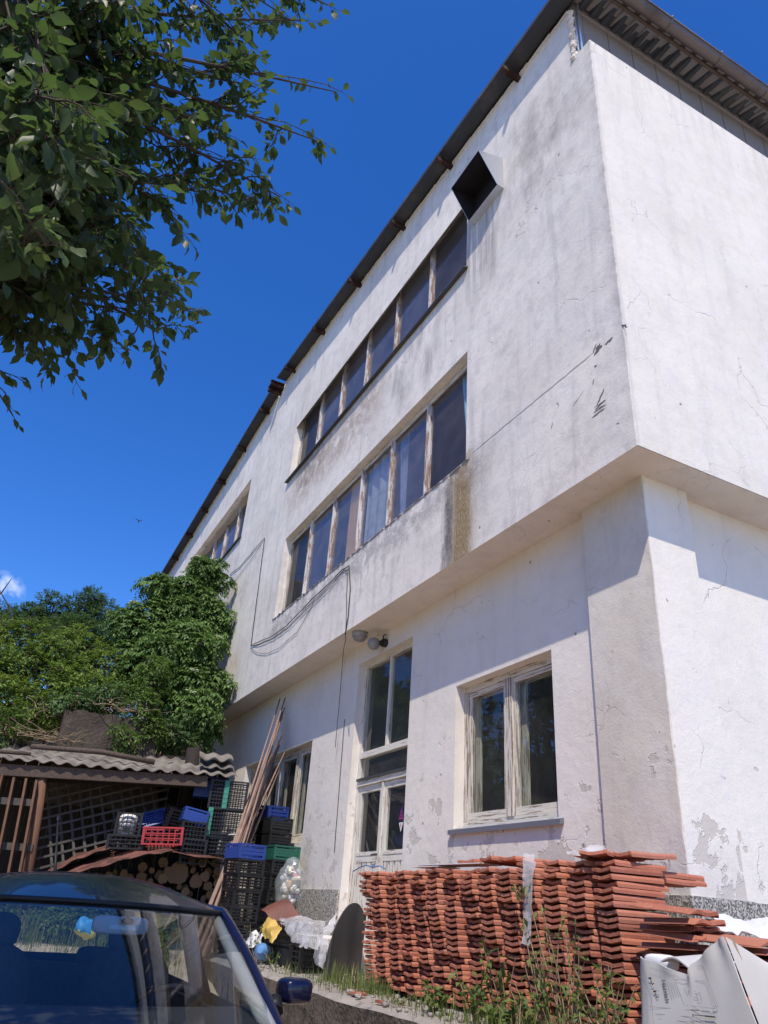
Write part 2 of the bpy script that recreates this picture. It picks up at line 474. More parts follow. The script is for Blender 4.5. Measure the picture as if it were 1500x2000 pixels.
def glass(name, ior=1.75, tint=(1,1,1), rough=.0, dirt=0.0, dcol=(.35,.36,.36), k=1.0):
    t = NT(name); t.n.remove(t.b)
    tr = t.n.new('ShaderNodeBsdfTransparent'); tr.inputs[0].default_value = (*tint, 1)
    gl = t.n.new('ShaderNodeBsdfGlossy'); gl.inputs['Roughness'].default_value = rough
    gl.inputs['Color'].default_value = (1,1,1,1)
    lw_ = t.n.new('ShaderNodeLayerWeight'); lw_.inputs[0].default_value = .5
    fr = t.ma('ADD', t.mul(t.ma('POWER', lw_.outputs['Facing'], 5.0), (1-ior)*k), ior)
    mx = t.n.new('ShaderNodeMixShader'); t.l.new(fr, mx.inputs[0]); t.l.new(tr.outputs[0], mx.inputs[1]); t.l.new(gl.outputs[0], mx.inputs[2])
    last = mx
    if dirt:
        df = t.n.new('ShaderNodeBsdfDiffuse'); df.inputs[0].default_value = (*dcol, 1)
        m2 = t.n.new('ShaderNodeMixShader')
        t.l.new(t.mul(t.mr(t.noise(2.5, 6, None, .7), .3, .75, .25, 1), dirt), m2.inputs[0])
        t.l.new(mx.outputs[0], m2.inputs[1]); t.l.new(df.outputs[0], m2.inputs[2]); last = m2
    t.l.new(last.outputs[0], t.out.inputs[0])
    return t.m
M['glass'] = glass('window_glass', .055, (.95,.95,.96), .0, .13, (.46,.42,.43), .35)
M['glasslow'] = glass('dusty_window_glass', .07, (.80,.84,.82), .0, .085, (.40,.41,.39), .6)
M['carglass'] = glass('car_glass', .075, (.74,.79,.81))
def plastic(name, c, rough=.4, obj=False):
    t = NT(name); n = t.noise(3, 4)
    r = t.objrand()
    c0 = t.mix(t.mr(n, .4, .7), c, tuple(a*.75+.01 for a in c))
    return t.fin(t.mix(t.mul(r, .35), c0, tuple(a*.5+.02 for a in c)), rough, 0, t.noise(50, 2), .08, .002, .4)
M['pblack'] = plastic('black_plastic', (.009,.0095,.011), .5)
M['pblue'] = plastic('blue_plastic', (.02,.06,.30), .45)
M['pgreen'] = plastic('green_plastic', (.015,.13,.085), .45)
M['pgreenl'] = plastic('pale_green_plastic', (.05,.27,.19), .5)
M['pred'] = plastic('red_plastic', (.48,.045,.05), .45)
def clay():
    t = NT('terracotta'); p = t.obj(); r = t.objrand()
    base = t.ramp(r, [(0,(.23,.085,.06)),(.25,(.36,.125,.08)),(.55,(.45,.165,.10)),(.8,(.50,.205,.135)),(1,(.35,.14,.095))])
    base = t.mix(t.mul(t.mr(t.noise(5, 6, t.pos(), .7), .48, .75), .5), base, (.25,.10,.07))
    base = t.mix(t.mul(t.mr(t.noise(2.2, 4, t.pos()), .5, .75), .35), base, (.50,.24,.16))
    base = t.mix(t.mul(t.mr(t.noise(60, 3, t.pos()), .58, .7), .3), base, (.62,.36,.27))
    return t.fin(base, .9, 0, t.noise(70, 4, t.pos()), .35, .003, .15)
M['clay'] = clay()
def wood(name, a, b, axis=(1,1,12), rough=.8):
    t = NT(name); p = t.obj()
    g = t.noise(2.5, 6, t.scale(p, axis), .65)
    c = t.mix(t.mr(g, .3, .7), a, b)
    return t.fin(t.mix(t.mul(t.mr(t.noise(2, 4), .5, .7), .4), c, tuple(x*.55 for x in a)), rough, 0, g, .5, .006)
M['oldwood'] = wood('weathered_wood', (.12,.09,.072), (.05,.037,.03), (14,14,14))
M['slatwood'] = wood('reddish_slat_wood', (.20,.105,.068), (.115,.062,.042), (24,24,1.5))
M['greywood'] = wood('grey_lattice_wood', (.12,.11,.102), (.07,.064,.06), (6,6,6))
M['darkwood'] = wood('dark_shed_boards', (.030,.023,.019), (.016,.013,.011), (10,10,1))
M['bark'] = wood('bark', (.075,.057,.042), (.035,.027,.021), (9,9,9))
def logend():
    t = NT('cut_log_end'); p = t.obj(); r = t.objrand()
    c = t.mix(r, (.27,.175,.10), (.15,.095,.06))
    return t.fin(t.mix(t.mr(t.noise(40, 3, p), .4, .7), c, (.20,.12,.075)), .9, 0, t.noise(60,3,p), .4, .004)
M['logend'] = logend()
M['pole'] = wood('rusty_pole', (.36,.25,.20), (.20,.13,.10), (3,3,3))
M['asb'] = simple('asbestos_sheet', (.25,.225,.19), (.13,.115,.10), .95, sc=3, bump=.5, bd=.006)
M['rustsheet'] = rusty('rusty_red_sheet', (.20,.085,.066), (.12,.055,.042), .5, 3, .8)
M['rubber'] = simple('dark_rubber_sheet', (.055,.05,.05), (.035,.032,.034), .38, sc=4, bump=.15, spec=.5)
M['brownsheet'] = simple('brown_sheet', (.19,.075,.055), (.12,.05,.04), .6, sc=4)
def film(name, c, alpha=.35, rough=.18):
    t = NT(name); t.b.inputs['Base Color'].default_value = (*c, 1); t.b.inputs['Roughness'].default_value = rough
    t.b.inputs['Specular IOR Level'].default_value = .9
    n = t.noise(5, 5, t.warp(t.pos(), .5, 2.5), .65)
    t.l.new(t.mr(n, .3, .7, alpha*.6, min(1, alpha*1.5)), t.b.inputs['Alpha'])
    q = t.n.new('ShaderNodeBump'); q.inputs['Strength'].default_value = .7; q.inputs['Distance'].default_value = .015
    t.l.new(n, q.inputs['Height']); t.l.new(q.outputs[0], t.b.inputs['Normal'])
    return t.m
M['film'] = film('clear_plastic_film', (.80,.80,.82), .30)
M['bagfilm'] = film('clear_bag_film', (.72,.80,.78), .22, .12)
M['yellowbag'] = film('yellow_plastic_bag', (.75,.52,.13), .9, .3)
M['whitebag'] = film('white_plastic_bag', (.80,.81,.84), .95, .35)
M['card'] = simple('white_cardboard', (.56,.55,.53), (.48,.47,.45), .7, sc=3, bump=.15)
M['cardin'] = simple('brown_cardboard', (.36,.27,.18), (.25,.18,.12), .85, sc=6)
M['ink'] = simple('print_ink', (.06,.06,.06), rough=.8)
M['inkg'] = simple('pale_print_ink', (.34,.34,.35), rough=.8)
M['white'] = simple('white_sheet', (.78,.78,.78), (.7,.7,.7), .5, sc=3, bump=.05)
M['cable'] = simple('black_cable', (.03,.03,.033), rough=.6)
M['lampglass'] = simple('frosted_lamp_glass', (.30,.30,.29), (.22,.22,.21), .35, sc=8, bump=.03, spec=.6)
M['lampgrey'] = simple('lamp_grey_plastic', (.35,.36,.38), (.26,.27,.28), .5, sc=6)
def leafmat(name, a, b, tr=(.16,.30,.04), trf=.35, rough=.45):
    t = NT(name)
    c = t.mix(t.island(), a, b)
    c = t.mix(t.mul(t.mr(t.noise(.9, 3), .35, .7), .55), c, tuple(x*.62 for x in a))
    t.fin(c, rough, 0, None, spec=.3)
    ts = t.n.new('ShaderNodeBsdfTranslucent'); t.put(ts.inputs[0], t.mix(.5, c, tr, 'ADD'))
    mx = t.n.new('ShaderNodeMixShader'); mx.inputs[0].default_value = trf
    t.l.new(t.b.outputs[0], mx.inputs[1]); t.l.new(ts.outputs[0], mx.inputs[2]); t.l.new(mx.outputs[0], t.out.inputs[0])
    return t.m
M['apple'] = leafmat('apple_leaf', (.028,.052,.027), (.078,.115,.038), (.14,.24,.03), .36, .46)
M['elder'] = leafmat('elder_leaf', (.085,.165,.045), (.19,.295,.085), (.10,.18,.02), .3, .5)
M['bush'] = leafmat('bush_leaf', (.10,.185,.035), (.245,.33,.065), (.12,.18,.015), .3, .55)
M['dark'] = leafmat('dark_bush_leaf', (.07,.14,.05), (.15,.235,.075), (.06,.12,.03), .25, .5)
M['bramble'] = leafmat('bramble_leaf', (.07,.14,.03), (.16,.23,.05), (.10,.2,.02), .3, .5)
M['grass'] = leafmat('grass_blade', (.10,.17,.035), (.20,.25,.07), (.15,.2,.03), .35, .6)
M['weed'] = leafmat('weed_leaf', (.09,.15,.04), (.22,.26,.07), (.15,.22,.03), .35, .5)
M['dry'] = simple('dry_stalk', (.38,.29,.18), (.24,.17,.11), .9, sc=8)
M['blossom'] = simple('cream_blossom', (.75,.74,.58), (.6,.6,.42), .8, sc=20)
# ------------------------------------------------------------------ the building
YW, XW = .46, -.42            # lower wall planes
YP, XP = .36, -.325           # pilaster planes
B = thing('industrial_building', 'white weathered two-storey upper block overhanging a lower storey, low gabled metal roof', 'building', (-8, 3, .8))

def cells(a0, a1, b0, b1, holes):
    xs = sorted({a0, a1, *[h[i] for h in holes for i in (0, 1) if a0 < h[i] < a1]})
    zs = sorted({b0, b1, *[h[i] for h in holes for i in (2, 3) if b0 < h[i] < b1]})
    for i in range(len(xs)-1):
        for j in range(len(zs)-1):
            cx, cz = (xs[i]+xs[i+1])/2, (zs[j]+zs[j+1])/2
            if not any(h[0] < cx < h[1] and h[2] < cz < h[3] for h in holes):
                yield xs[i], xs[i+1], zs[j], zs[j+1]
def wall_y(mb, y, x0, x1, z0, z1, holes, dep=.16):
    for a, b, c, d in cells(x0, x1, z0, z1, holes):
        mb.add([(a,y,c),(b,y,c),(b,y,d),(a,y,d)], [(0,1,2,3)])
    for a, b, c, d in holes:
        e = y + dep
        mb.add([(a,y,c),(a,e,c),(a,e,d),(a,y,d)], [(0,1,2,3)])
        mb.add([(b,y,c),(b,e,c),(b,e,d),(b,y,d)], [(3,2,1,0)])
        mb.add([(a,y,d),(a,e,d),(b,e,d),(b,y,d)], [(0,1,2,3)])
        mb.add([(a,y,c),(a,e,c),(b,e,c),(b,y,c)], [(3,2,1,0)])
UB = (-9.58, -2.66, Z0+4.50, Z0+6.22)
LB = (-9.20, -2.60, Z0+1.25, Z0+2.93)
TB = (-19.9, -12.9, Z0+4.55, Z0+6.24)
PT = 5.88
def top(x):
    if x > -11.25: return Z0 + 6.97 + (-.27 - x) * .109
    return Z0 + 8.03 - (-11.25 - x) * .0735
# long upper facade with a slightly ragged vertical corner
m = MB()
CX = -.07
wall_y(m, 0, -23.6, CX, Z0, Z0+PT, [UB, LB, (TB[0], TB[1], TB[2], Z0+PT)], .17)
zz = [Z0 + PT*i/60 for i in range(61)]
jit = [(U(-.006,.002), U(-.002,.006)) for _ in zz]
for i in range(60):
    m.add([(CX,0,zz[i]),(-.006+jit[i][0],0,zz[i]),(-.006+jit[i+1][0],0,zz[i+1]),(CX,0,zz[i+1])], [(0,1,2,3)])
    m.add([(-.006+jit[i][0],0,zz[i]),(0,.006+jit[i][1],zz[i]),(0,.006+jit[i+1][1],zz[i+1]),(-.006+jit[i+1][0],0,zz[i+1])], [(0,1,2,3)])
# gable strip above the parapet level, with the top of the far window cut into it
xs = [-23.6, TB[0], TB[1], -11.25, -11.2, -6, -.28]
for a, b in zip(xs[:-1], xs[1:]):
    lo = TB[3] if a == TB[0] else Z0+PT
    m.add([(a,0,lo),(b,0,lo),(b,0,top(b)),(a,0,top(a))], [(0,1,2,3)])
a, b, c, d = TB; e = .17
m.add([(a,0,Z0+PT),(a,e,Z0+PT),(a,e,d),(a,0,d)], [(0,1,2,3)]); m.add([(b,0,Z0+PT),(b,e,Z0+PT),(b,e,d),(b,0,d)], [(3,2,1,0)])
m.add([(a,0,d),(a,e,d),(b,e,d),(b,0,d)], [(0,1,2,3)])
m.add([(-.28,0,Z0+PT),(-.28,.3,Z0+PT),(-.28,.3,top(-.28)),(-.28,0,top(-.28))], [(0,1,2,3)])
m.add([(-23.6,0,0.5),(-23.6,0,top(-23.6)),(-23.6,12,top(-23.6)),(-23.6,12,.5)], [(0,1,2,3)])
m.build('long_facade', M['long'], B)
# right facade with its parapet
m = MB()
YE = 12
for i in range(60):
    m.add([(0,.006+jit[i][1],zz[i]),(0,.1,zz[i]),(0,.1,zz[i+1]),(0,.006+jit[i+1][1],zz[i+1])], [(0,1,2,3)])
m.add([(0,.1,Z0),(0,YE,Z0),(0,YE,Z0+PT-.05),(0,.1,Z0+PT)], [(0,1,2,3)])
m.add([(0,0.006,Z0+PT),(0,YE,Z0+PT-.05),(-.28,YE,Z0+PT+.03),(-.28,0,Z0+PT+.05),(CX,0,Z0+PT)], [(0,1,2,3,4)])
m.add([(CX,0,Z0+PT),(-.28,0,Z0+PT+.05),(-.28,0,Z0+PT)], [(0,1,2)])
m.build('right_facade', M['right'], B)
# underside of the overhang
m = MB()
m.add([(-23.6,0,Z0),(-23.6,YW+.05,Z0),(XW-.05,YW+.05,Z0),(-.006,0,Z0)], [(0,1,2,3)])
m.add([(-.006,0,Z0),(XW-.05,YW+.05,Z0),(XW-.05,YE,Z0),(0,YE,Z0)], [(0,1,2,3)])
m.build('overhang_soffit', M['soffit'], B)
# lower storey
LW = (-3.45, -1.76, 2.24, 3.74)
DR = (-6.15, -4.53, 1.15, 4.64)
FW = (-11.1, -7.7, 2.28, 3.78)
PLZ = 1.65
m = MB()
wall_y(m, YW, -23.5, -1.10, .3, Z0, [LW, DR, FW], .15)
m.build('lower_wall', M['low'], B)
m = MB()
m.add([(XW,.90,.3),(XW,YE,.3),(XW,YE,Z0),(XW,.90,Z0)], [(0,1,2,3)])
m.build('lower_side_wall', M['lowr'], B)
m = MB()
n = 40
pj = [(U(-.006,.006), U(-.006,.006)) for _ in range(n+1)]
for i in range(n):
    z, z2 = .3 + (Z0-.3)*i/n, .3 + (Z0-.3)*(i+1)/n
    c0 = (XP+pj[i][0]-.006, YP, z); c1 = (XP+pj[i+1][0]-.006, YP, z2)
    d0 = (XP, YP+.008+pj[i][1], z); d1 = (XP, YP+.008+pj[i+1][1], z2)
    m.add([(-1.10,YP,z), c0, c1, (-1.10,YP,z2)], [(0,1,2,3)])
    m.add([c0, d0, d1, c1], [(0,1,2,3)])
m.add([(-1.10,YP,.3),(-1.10,YP,Z0),(-1.10,YW,Z0),(-1.10,YW,.3)], [(0,1,2,3)])
m.build('corner_pilaster', M['pil'], B)
m = MB()
for i in range(n):
    z, z2 = .3 + (Z0-.3)*i/n, .3 + (Z0-.3)*(i+1)/n
    m.add([(XP,YP+.008+pj[i][1],z),(XP,.90,z),(XP,.90,z2),(XP,YP+.008+pj[i+1][1],z2)], [(0,1,2,3)])
m.add([(XP,.90,.3),(XW,.90,.3),(XW,.90,Z0),(XP,.90,Z0)], [(0,1,2,3)])
m.build('side_pilaster', M['lowr'], B)
m = MB()
def plin(x0, x1, y0, y1, zt): m.box(x0, x1, y0, y1, .2, zt)
plin(-23.5, DR[0]-.02, YW-.035, YW+.1, PLZ); plin(DR[1]+.02, -1.13, YW-.035, YW+.1, PLZ)
m.box(-1.13, XP+.035, YP-.035, YP+.3, .2, PLZ-.003); m.box(XP-.3, XP+.036, YP+.302, .93, .2, PLZ-.002); m.box(XW-.1, XW+.035, .932, YE, .2, PLZ-.001)
m.build('terrazzo_plinth', M['plinth'], B)
# rooms behind the windows
m = MB()
def room(x0, x1, y0, y1, z0, z1):
    P = [(x0,y0,z0),(x1,y0,z0),(x1,y1,z0),(x0,y1,z0),(x0,y0,z1),(x1,y0,z1),(x1,y1,z1),(x0,y1,z1)]
    m.add(P, [(0,1,2,3),(7,6,5,4),(1,0,4,5)[::-1] if False else (2,1,5,6),(3,2,6,7),(0,3,7,4)])
room(-11.4, -.3, .18, 7, Z0+3.3, Z0+6.9)
room(-11.4, -.3, .18, 7, Z0+.15, Z0+3.25)
room(-23, -11.5, .18, 7, Z0+3.3, Z0+6.9)
room(-23, -6.6, YW+.16, 5, .9, Z0-.1)
room(-6.5, -4.2, YW+.16, 5, .9, Z0-.1)
room(-4.1, -1.15, YW+.16, 5, .9, Z0-.1)
m.build('room_walls', M['inner'], B)
# roof sheets, ribs running down the slope
def roofsheet(xa, za, xb, zb, y0, y1, th=.012):
    m = MB(); per = .19
    prof = []
    y = y0
    while y < y1:
        prof += [(y, 0), (y+.055, 0), (y+.085, .045), (y+.16, .045)]
        y += per
    k = len(prof)
    vs = [(xa, q[0], za+q[1]) for q in prof] + [(xb, q[0], zb+q[1]) for q in prof]
    vs += [(xa, q[0], za+q[1]+th) for q in prof] + [(xb, q[0], zb+q[1]+th) for q in prof]
    f = [(i, i+k, i+k+1, i+1) for i in range(k-1)] + [(2*k+i+1, 3*k+i+1, 3*k+i, 2*k+i) for i in range(k-1)]
    f += [(0, 2*k, 3*k, k), (k-1, 2*k-1, 4*k-1, 3*k-1)] + [(k+i, 3*k+i, 3*k+i+1, k+i+1) for i in range(k-1)] + [(i+1, 2*k+i+1, 2*k+i, i) for i in range(k-1)]
    m.add(vs, f)
    return m
rt = roofsheet(-11.02, top(-11.1)+.03, .20, Z0+7.03, -.255, YE).build('roof', M['roof'], B)
rt2 = roofsheet(-23.9, top(-23.9)+.03, -11.50, top(-11.5)+.03, -.255, YE).build('roof', M['roof'], B)
# dark mortar filling and flat edge strip under the verge
m = MB()
for a, b in ((-11.05, -.3), (-23.6, -11.5)):
    N = 90; m = MB()
    for i in range(N):
        p, q = a+(b-a)*i/N, a+(b-a)*(i+1)/N
        k = U(.01,.05)
        m.box(p, q, -.012-k*.3, .05, top(p)-k, top(p)+.02)
    m.build('verge_mortar', M['soffit'], rt if b > -1 else rt2)
for a, b in ((-11.02, .19), (-23.9, -11.5)):
    m = MB(); za, zb = top(a)+.02, (Z0+7.02 if b > 0 else top(b)+.02)
    m.add([(a,-.26,za),(b,-.26,zb),(b,-.03,zb-.006),(a,-.03,za-.006)], [(0,1,2,3)])
    m.bar((a,-.262,za+.02), (b,-.262,zb+.02), .012, .07)
    m.build('verge_flashing', M['roof'], rt if b > -1 else rt2)
# protruding rusty steel purlins
for x in (-1.35, -3.15, -4.75, -6.6, -8.5, -10.35):
    m = MB(); z = top(x) - .045
    m.box(x-.04, x+.04, -.295, .3, z+.03, z+.040); m.box(x-.04, x+.04, -.295, .3, z-.045, z-.035); m.box(x+.028, x+.038, -.293, .3, z-.035, z+.03)
    m.build('purlin', M['purlin'], rt)
for x in (-12.2, -14.1, -16.0, -17.85, -19.7, -21.6, -23.4):
    m = MB(); z = top(x) - .045
    m.box(x-.04, x+.04, -.295, .3, z+.03, z+.040); m.box(x-.04, x+.04, -.295, .3, z-.045, z-.035); m.box(x+.028, x+.038, -.293, .3, z-.035, z+.03)
    m.build('purlin', M['purlin'], rt2)
m = MB()
for x, dz in ((-11.34, .0), (-11.20, .10)):
    z = Z0+8.0+dz
    m.box(x-.055, x+.055, -.36, .3, z+.06, z+.072); m.box(x-.055, x+.055, -.36, .3, z-.06, z-.048); m.box(x-.01, x+.004, -.358, .3, z-.048, z+.06)
m.build('ridge_beam', M['purlin'], B)
# recessed metal panel, eave soffit and gutter over the right facade
m = MB()
y = .22
while y < YE:
    m.box(-.32, -.27, y, y+.41, Z0+5.8, Z0+7.14); m.box(-.32, -.28, y+.41, y+.43, Z0+5.8, Z0+7.14)
    y += .43
m.box(-.33, -.262, .02, .20, Z0+5.8, Z0+7.1)
m.build('eave_panel', M['panel'], B)
m = MB()
y = .03
while y < YE:
    m.add([(-.27,y,Z0+7.135),(.16,y,Z0+7.005),(.16,y+.115,Z0+7.005),(-.27,y+.115,Z0+7.135)], [(0,1,2,3)])
    m.add([(-.27,y+.115,Z0+7.135),(.16,y+.115,Z0+7.005),(.16,y+.13,Z0+7.03),(-.27,y+.13,Z0+7.16)], [(0,1,2,3)])
    m.add([(-.27,y+.13,Z0+7.16),(.16,y+.13,Z0+7.03),(.16,y+.19,Z0+7.03),(-.27,y+.19,Z0+7.16)], [(0,1,2,3)])
    m.add([(-.27,y+.19,Z0+7.16),(.16,y+.19,Z0+7.03),(.16,y+.205,Z0+7.005),(-.27,y+.205,Z0+7.135)], [(0,1,2,3)])
    y += .205
m.build('eave_soffit', M['eave'], B)
m = MB(); m.box(-.275, -.24, .03, YE, Z0+7.05, Z0+7.125); m.build('eave_batten', M['eave'], B)
m = MB(); m.box(.07, .10, -.26, YE, Z0+6.965, Z0+7.075); m.build('eave_board', M['oldwood'], B)
m = MB()
K = 10
prof = [(.185 + .085*math.cos(math.pi + math.pi*i/K), 7.085 + .10*math.sin(math.pi + math.pi*i/K)) for i in range(K+1)]
for a, b in ((-.30, 2.2), (2.2, 4.6), (4.6, YE)):
    for i in range(K):
        p, q = prof[i], prof[i+1]
        s = .004 if a == 2.2 else 0
        m.add([(p[0]+s,a,Z0+p[1]),(q[0]+s,a,Z0+q[1]),(q[0]+s,b,Z0+q[1]),(p[0]+s,b,Z0+p[1])], [(0,1,2,3)], True)
m.add([(p[0],-.30,Z0+p[1]) for p in prof], [tuple(range(K+1))])
m.tube([(.275,-.30,Z0+7.085),(.275,YE,Z0+7.085)], .012, 8)
g = m.build('gutter', M['gutter'], B)
y = .35
while y < YE:
    m = MB()
    pts = [(x + (.004 if x > .18 else -.004), y, Z0+z-.006) for x, z in prof]
    for a, b in zip(pts[:-1], pts[1:]): m.bar(a, b, .03, .006)
    m.tube([(.285,y,Z0+7.08),(.285,y,Z0+7.12)], .012, 6)
    m.build('gutter_bracket', M['gutter'], g); y += .92
# broken masonry and pipe end in the notch at the roof corner
m = MB()
for i in range(46):
    z = Z0 + PT - .05 + i*.025 + U(-.01,.01)
    s = U(.02,.055)
    m.ball((-.275+U(-.02,.02), .012+U(-.025,.03), z), s, s*.7, s*.8, 6, 4, 0, .8)
m.build('broken_masonry', M['soffit'], B)
m = MB()
for x, y in ((-.235,.05),(-.20,.075),(-.225,.10)):
    m.tube([(x,y,Z0+PT),(x,y,Z0+7.05)], .014, 8)
m.build('corner_trim', M['galv'], B)

# ---- ribbon windows of the upper block
def ribbon(hole, mulls, y, sillmat, silld, name='ribbon_window'):
    x0, x1, z0, z1 = hole; yf = y + .13
    m = MB()
    m.box(x0, x1, yf, yf+.05, z1-.055, z1, 1); m.box(x0, x1, yf, yf+.05, z0, z0+.06, 1)
    m.box(x0, x0+.055, yf, yf+.05, z0+.06, z1-.055); m.box(x1-.045, x1, yf, yf+.05, z0+.06, z1-.055)
    m.box(x0+.02, x1-.02, yf-.012, yf-.001, z1-.10, z1-.035, 1)
    o = m.build(name, FR, B)
    for x in mulls:
        k = MB(); k.box(x-.026, x+.026, yf-.025, yf+.045, z0+.06, z1-.055); k.box(x-.012, x+.012, yf-.037, yf-.026, z0+.07, z1-.06)
        k.build('mullion', M['mull'], o)
    xs = [x0+.055] + [v for x in mulls for v in (x-.026, x+.026)] + [x1-.045]
    for i in range(0, len(xs), 2):
        a = U(-.004,.004); b = U(-.004,.004)
        k = MB(); k.add([(xs[i],yf+.02+a,z0+.06),(xs[i+1],yf+.02-a,z0+.06),(xs[i+1],yf+.02-a+b,z1-.055),(xs[i],yf+.02+a+b,z1-.055)], [(0,1,2,3)])
        k.build('pane', M['glass'], o)
    if sillmat:
        k = MB(); k.prism([(x0-.06,-silld,z0-.035),(x0-.06,yf+.01,z0+.015),(x0-.06,yf+.01,z0-.02),(x0-.06,-silld,z0-.06)], (x1-x0+.1,0,0))
        k.build('sill', M[sillmat], o)
    return o
wu = ribbon(UB, (-3.88, -5.03, -6.17, -7.28, -8.40), 0, 'sill', .07); wu['label'] = 'top ribbon window of six panes with dark metal sill'
wl = ribbon(LB, (-3.76, -4.84, -5.88, -7.00, -8.06), 0, None, 0); wl['label'] = 'lower ribbon window with blue curtains and a tan board'
wt = ribbon(TB, (-14.0, -15.2, -16.4, -17.6, -18.8), 0, 'sill', .06)
# crumbled masonry sill of the lower ribbon window
m = MB()
def crumb(u, v):
    x = LB[0]-.05 + (LB[1]-LB[0]+.16)*u; n1 = MN.noise(V((x*3,2,0))); n2 = MN.noise(V((x*11,5,0))); n3 = MN.noise(V((x*27,9,v*3)))
    a = math.pi*v
    return (x, .12 - math.sin(a)*(.135 + .022*n2 + .012*n3) , LB[2] - .02 + math.cos(a)*(.028 + .010*n3) + .016*n1 + .012*n2)
m.grid(crumb, 260, 8, True)
m.build('crumbled_sill', simple('crumbled_mortar', (.36,.33,.30), (.20,.18,.17), .95, sc=14, bump=.8, bd=.01), wl)
# curtains and board behind the lower ribbon window
def cloth(name, x0, x1, z0, z1, y, col, folds, parent, taper=0.0, tr=.5):
    t = NT(name); t.fin(t.mix(t.mr(t.noise(7,4), .4, .65), col, tuple(c*.7 for c in col)), .9)
    m = MB()
    def fn(u, v):
        a = x0+(x1-x0)*u
        if taper: a = x1 - (x1-a)*(1-taper*(1-v))
        return (a, y + .025*math.sin(u*folds*2*math.pi), z0+(z1-z0)*v)
    m.grid(fn, 60, 6, True)
    return m.build('curtain', t.m, parent)
cloth('blue_curtain', -3.06, -2.64, LB[2]+.05, LB[3]-.05, .22, (.26,.48,.62), 6, wl, .45)
cloth('patterned_curtain', -5.82, -5.0, LB[2]+.05, LB[3]-.06, .21, (.46,.54,.58), 3, wl)
cloth('grey_blue_curtain', -4.80, -4.5, LB[2]+.05, LB[3]-.05, .22, (.30,.38,.55), 3, wl, .6)
m = MB(); m.box(-6.45, -5.92, .183, .19, LB[2]+.06, LB[3]-.06); m.build('tan_board', simple('tan_board', (.85,.56,.19), (.75,.48,.16), .8), wl)

# ---- ground floor windows
def casement(hole, lights, name, label, y=YW):
    x0, x1, z0, z1 = hole; yf = y + .12
    o = None; m = MB(); fw = .075
    m.box(x0, x1, yf, yf+.07, z1-fw, z1, 1); m.box(x0, x1, yf, yf+.07, z0, z0+fw, 1)
    m.box(x0, x0+fw, yf, yf+.07, z0+fw, z1-fw); m.box(x1-fw, x1, yf, yf+.07, z0+fw, z1-fw)
    ws = (x1-x0)/lights
    for i in range(1, lights): m.box(x0+i*ws-.055, x0+i*ws+.055, yf-.012, yf+.06, z0+fw, z1-fw)
    o = m.build(name, FR, B); o['label'] = label
    for i in range(lights):
        a = x0+i*ws+(fw if i == 0 else .055)+.004; b = x0+(i+1)*ws-(fw if i == lights-1 else .055)-.004
        s = MB(); k = .055; c = z0+fw+.004; d = z1-fw-.004; q = yf+.012
        s.box(a, b, q, q+.045, d-k, d, 1); s.box(a, b, q, q+.045, c, c+k+.02, 1); s.box(a, a+k, q, q+.045, c+k+.02, d-k); s.box(b-k, b, q, q+.045, c+k+.02, d-k)
        # inner leaf of the double window
        s.box(a, b, q+.09, q+.12, d-k, d, 1); s.box(a, a+k+.03, q+.09, q+.12, c, d-k)
        s.build('sash', FR, o)
        s = MB(); e = U(-.004,.004); s.add([(a+k,q+.02+e,c+k),(b-k,q+.02-e,c+k),(b-k,q+.02,d-k),(a+k,q+.02,d-k)], [(0,1,2,3)])
        s.build('pane', M['glasslow'], o)
    return o
lw = casement(LW, 2, 'casement_window', 'flaking two-leaf wooden window with grey sill')
k = MB(); k.prism([(LW[0]-.04,YW-.045,LW[2]-.02),(LW[0]-.04,YW+.13,LW[2]+.02),(LW[0]-.04,YW+.13,LW[2]-.02),(LW[0]-.04,YW-.045,LW[2]-.065)], (LW[1]-LW[0]+.11,0,0))
k.build('sill', M['sillb'], lw)
fw = casement(FW, 4, 'casement_window', 'four-leaf wooden window half hidden by poles and crates')
for x in (-8.55, -9.4): cloth('white_net_curtain', x, x+.35, FW[2]+.1, FW[3]-.12, YW+.45, (.60,.60,.58), 3, fw, .5)
# ---- double door with fanlights
x0, x1, z0, z1 = DR; yf = YW + .11
m = MB()
m.box(x0, x0+.06, yf, yf+.08, z0, z1); m.box(x1-.05, x1, yf, yf+.08, z0, z1); m.box(x0+.06, x1-.05, yf, yf+.08, z1-.05, z1, 1)
m.box(x0+.06, x1-.05, yf-.01, yf+.08, 3.29, 3.37, 1); m.box(x0+.06, x1-.05, yf-.015, yf+.08, 2.92, 3.0, 1)
m.box(-5.36, -5.31, yf, yf+.06, 3.37, z1-.05)
door = m.build('double_door', DRM, B); door['label'] = 'peeling white glazed double door under two fanlights'
m = MB(); m.box(x0+.05, x1-.04, yf-.035, yf-.016, 2.985, 3.02); m.build('drip_rail', M['sill'], door)
for a, b, c, d in ((x0+.06,-5.36,3.37,z1-.05),(-5.31,x1-.05,3.37,z1-.05),(x0+.06,x1-.05,3.0,3.29)):
    m = MB(); m.add([(a,yf+.03,c),(b,yf+.03,c),(b,yf+.031,d),(a,yf+.031,d)], [(0,1,2,3)]); m.build('fanlight_pane', M['glasslow'], door)
xm = (x0+x1)/2
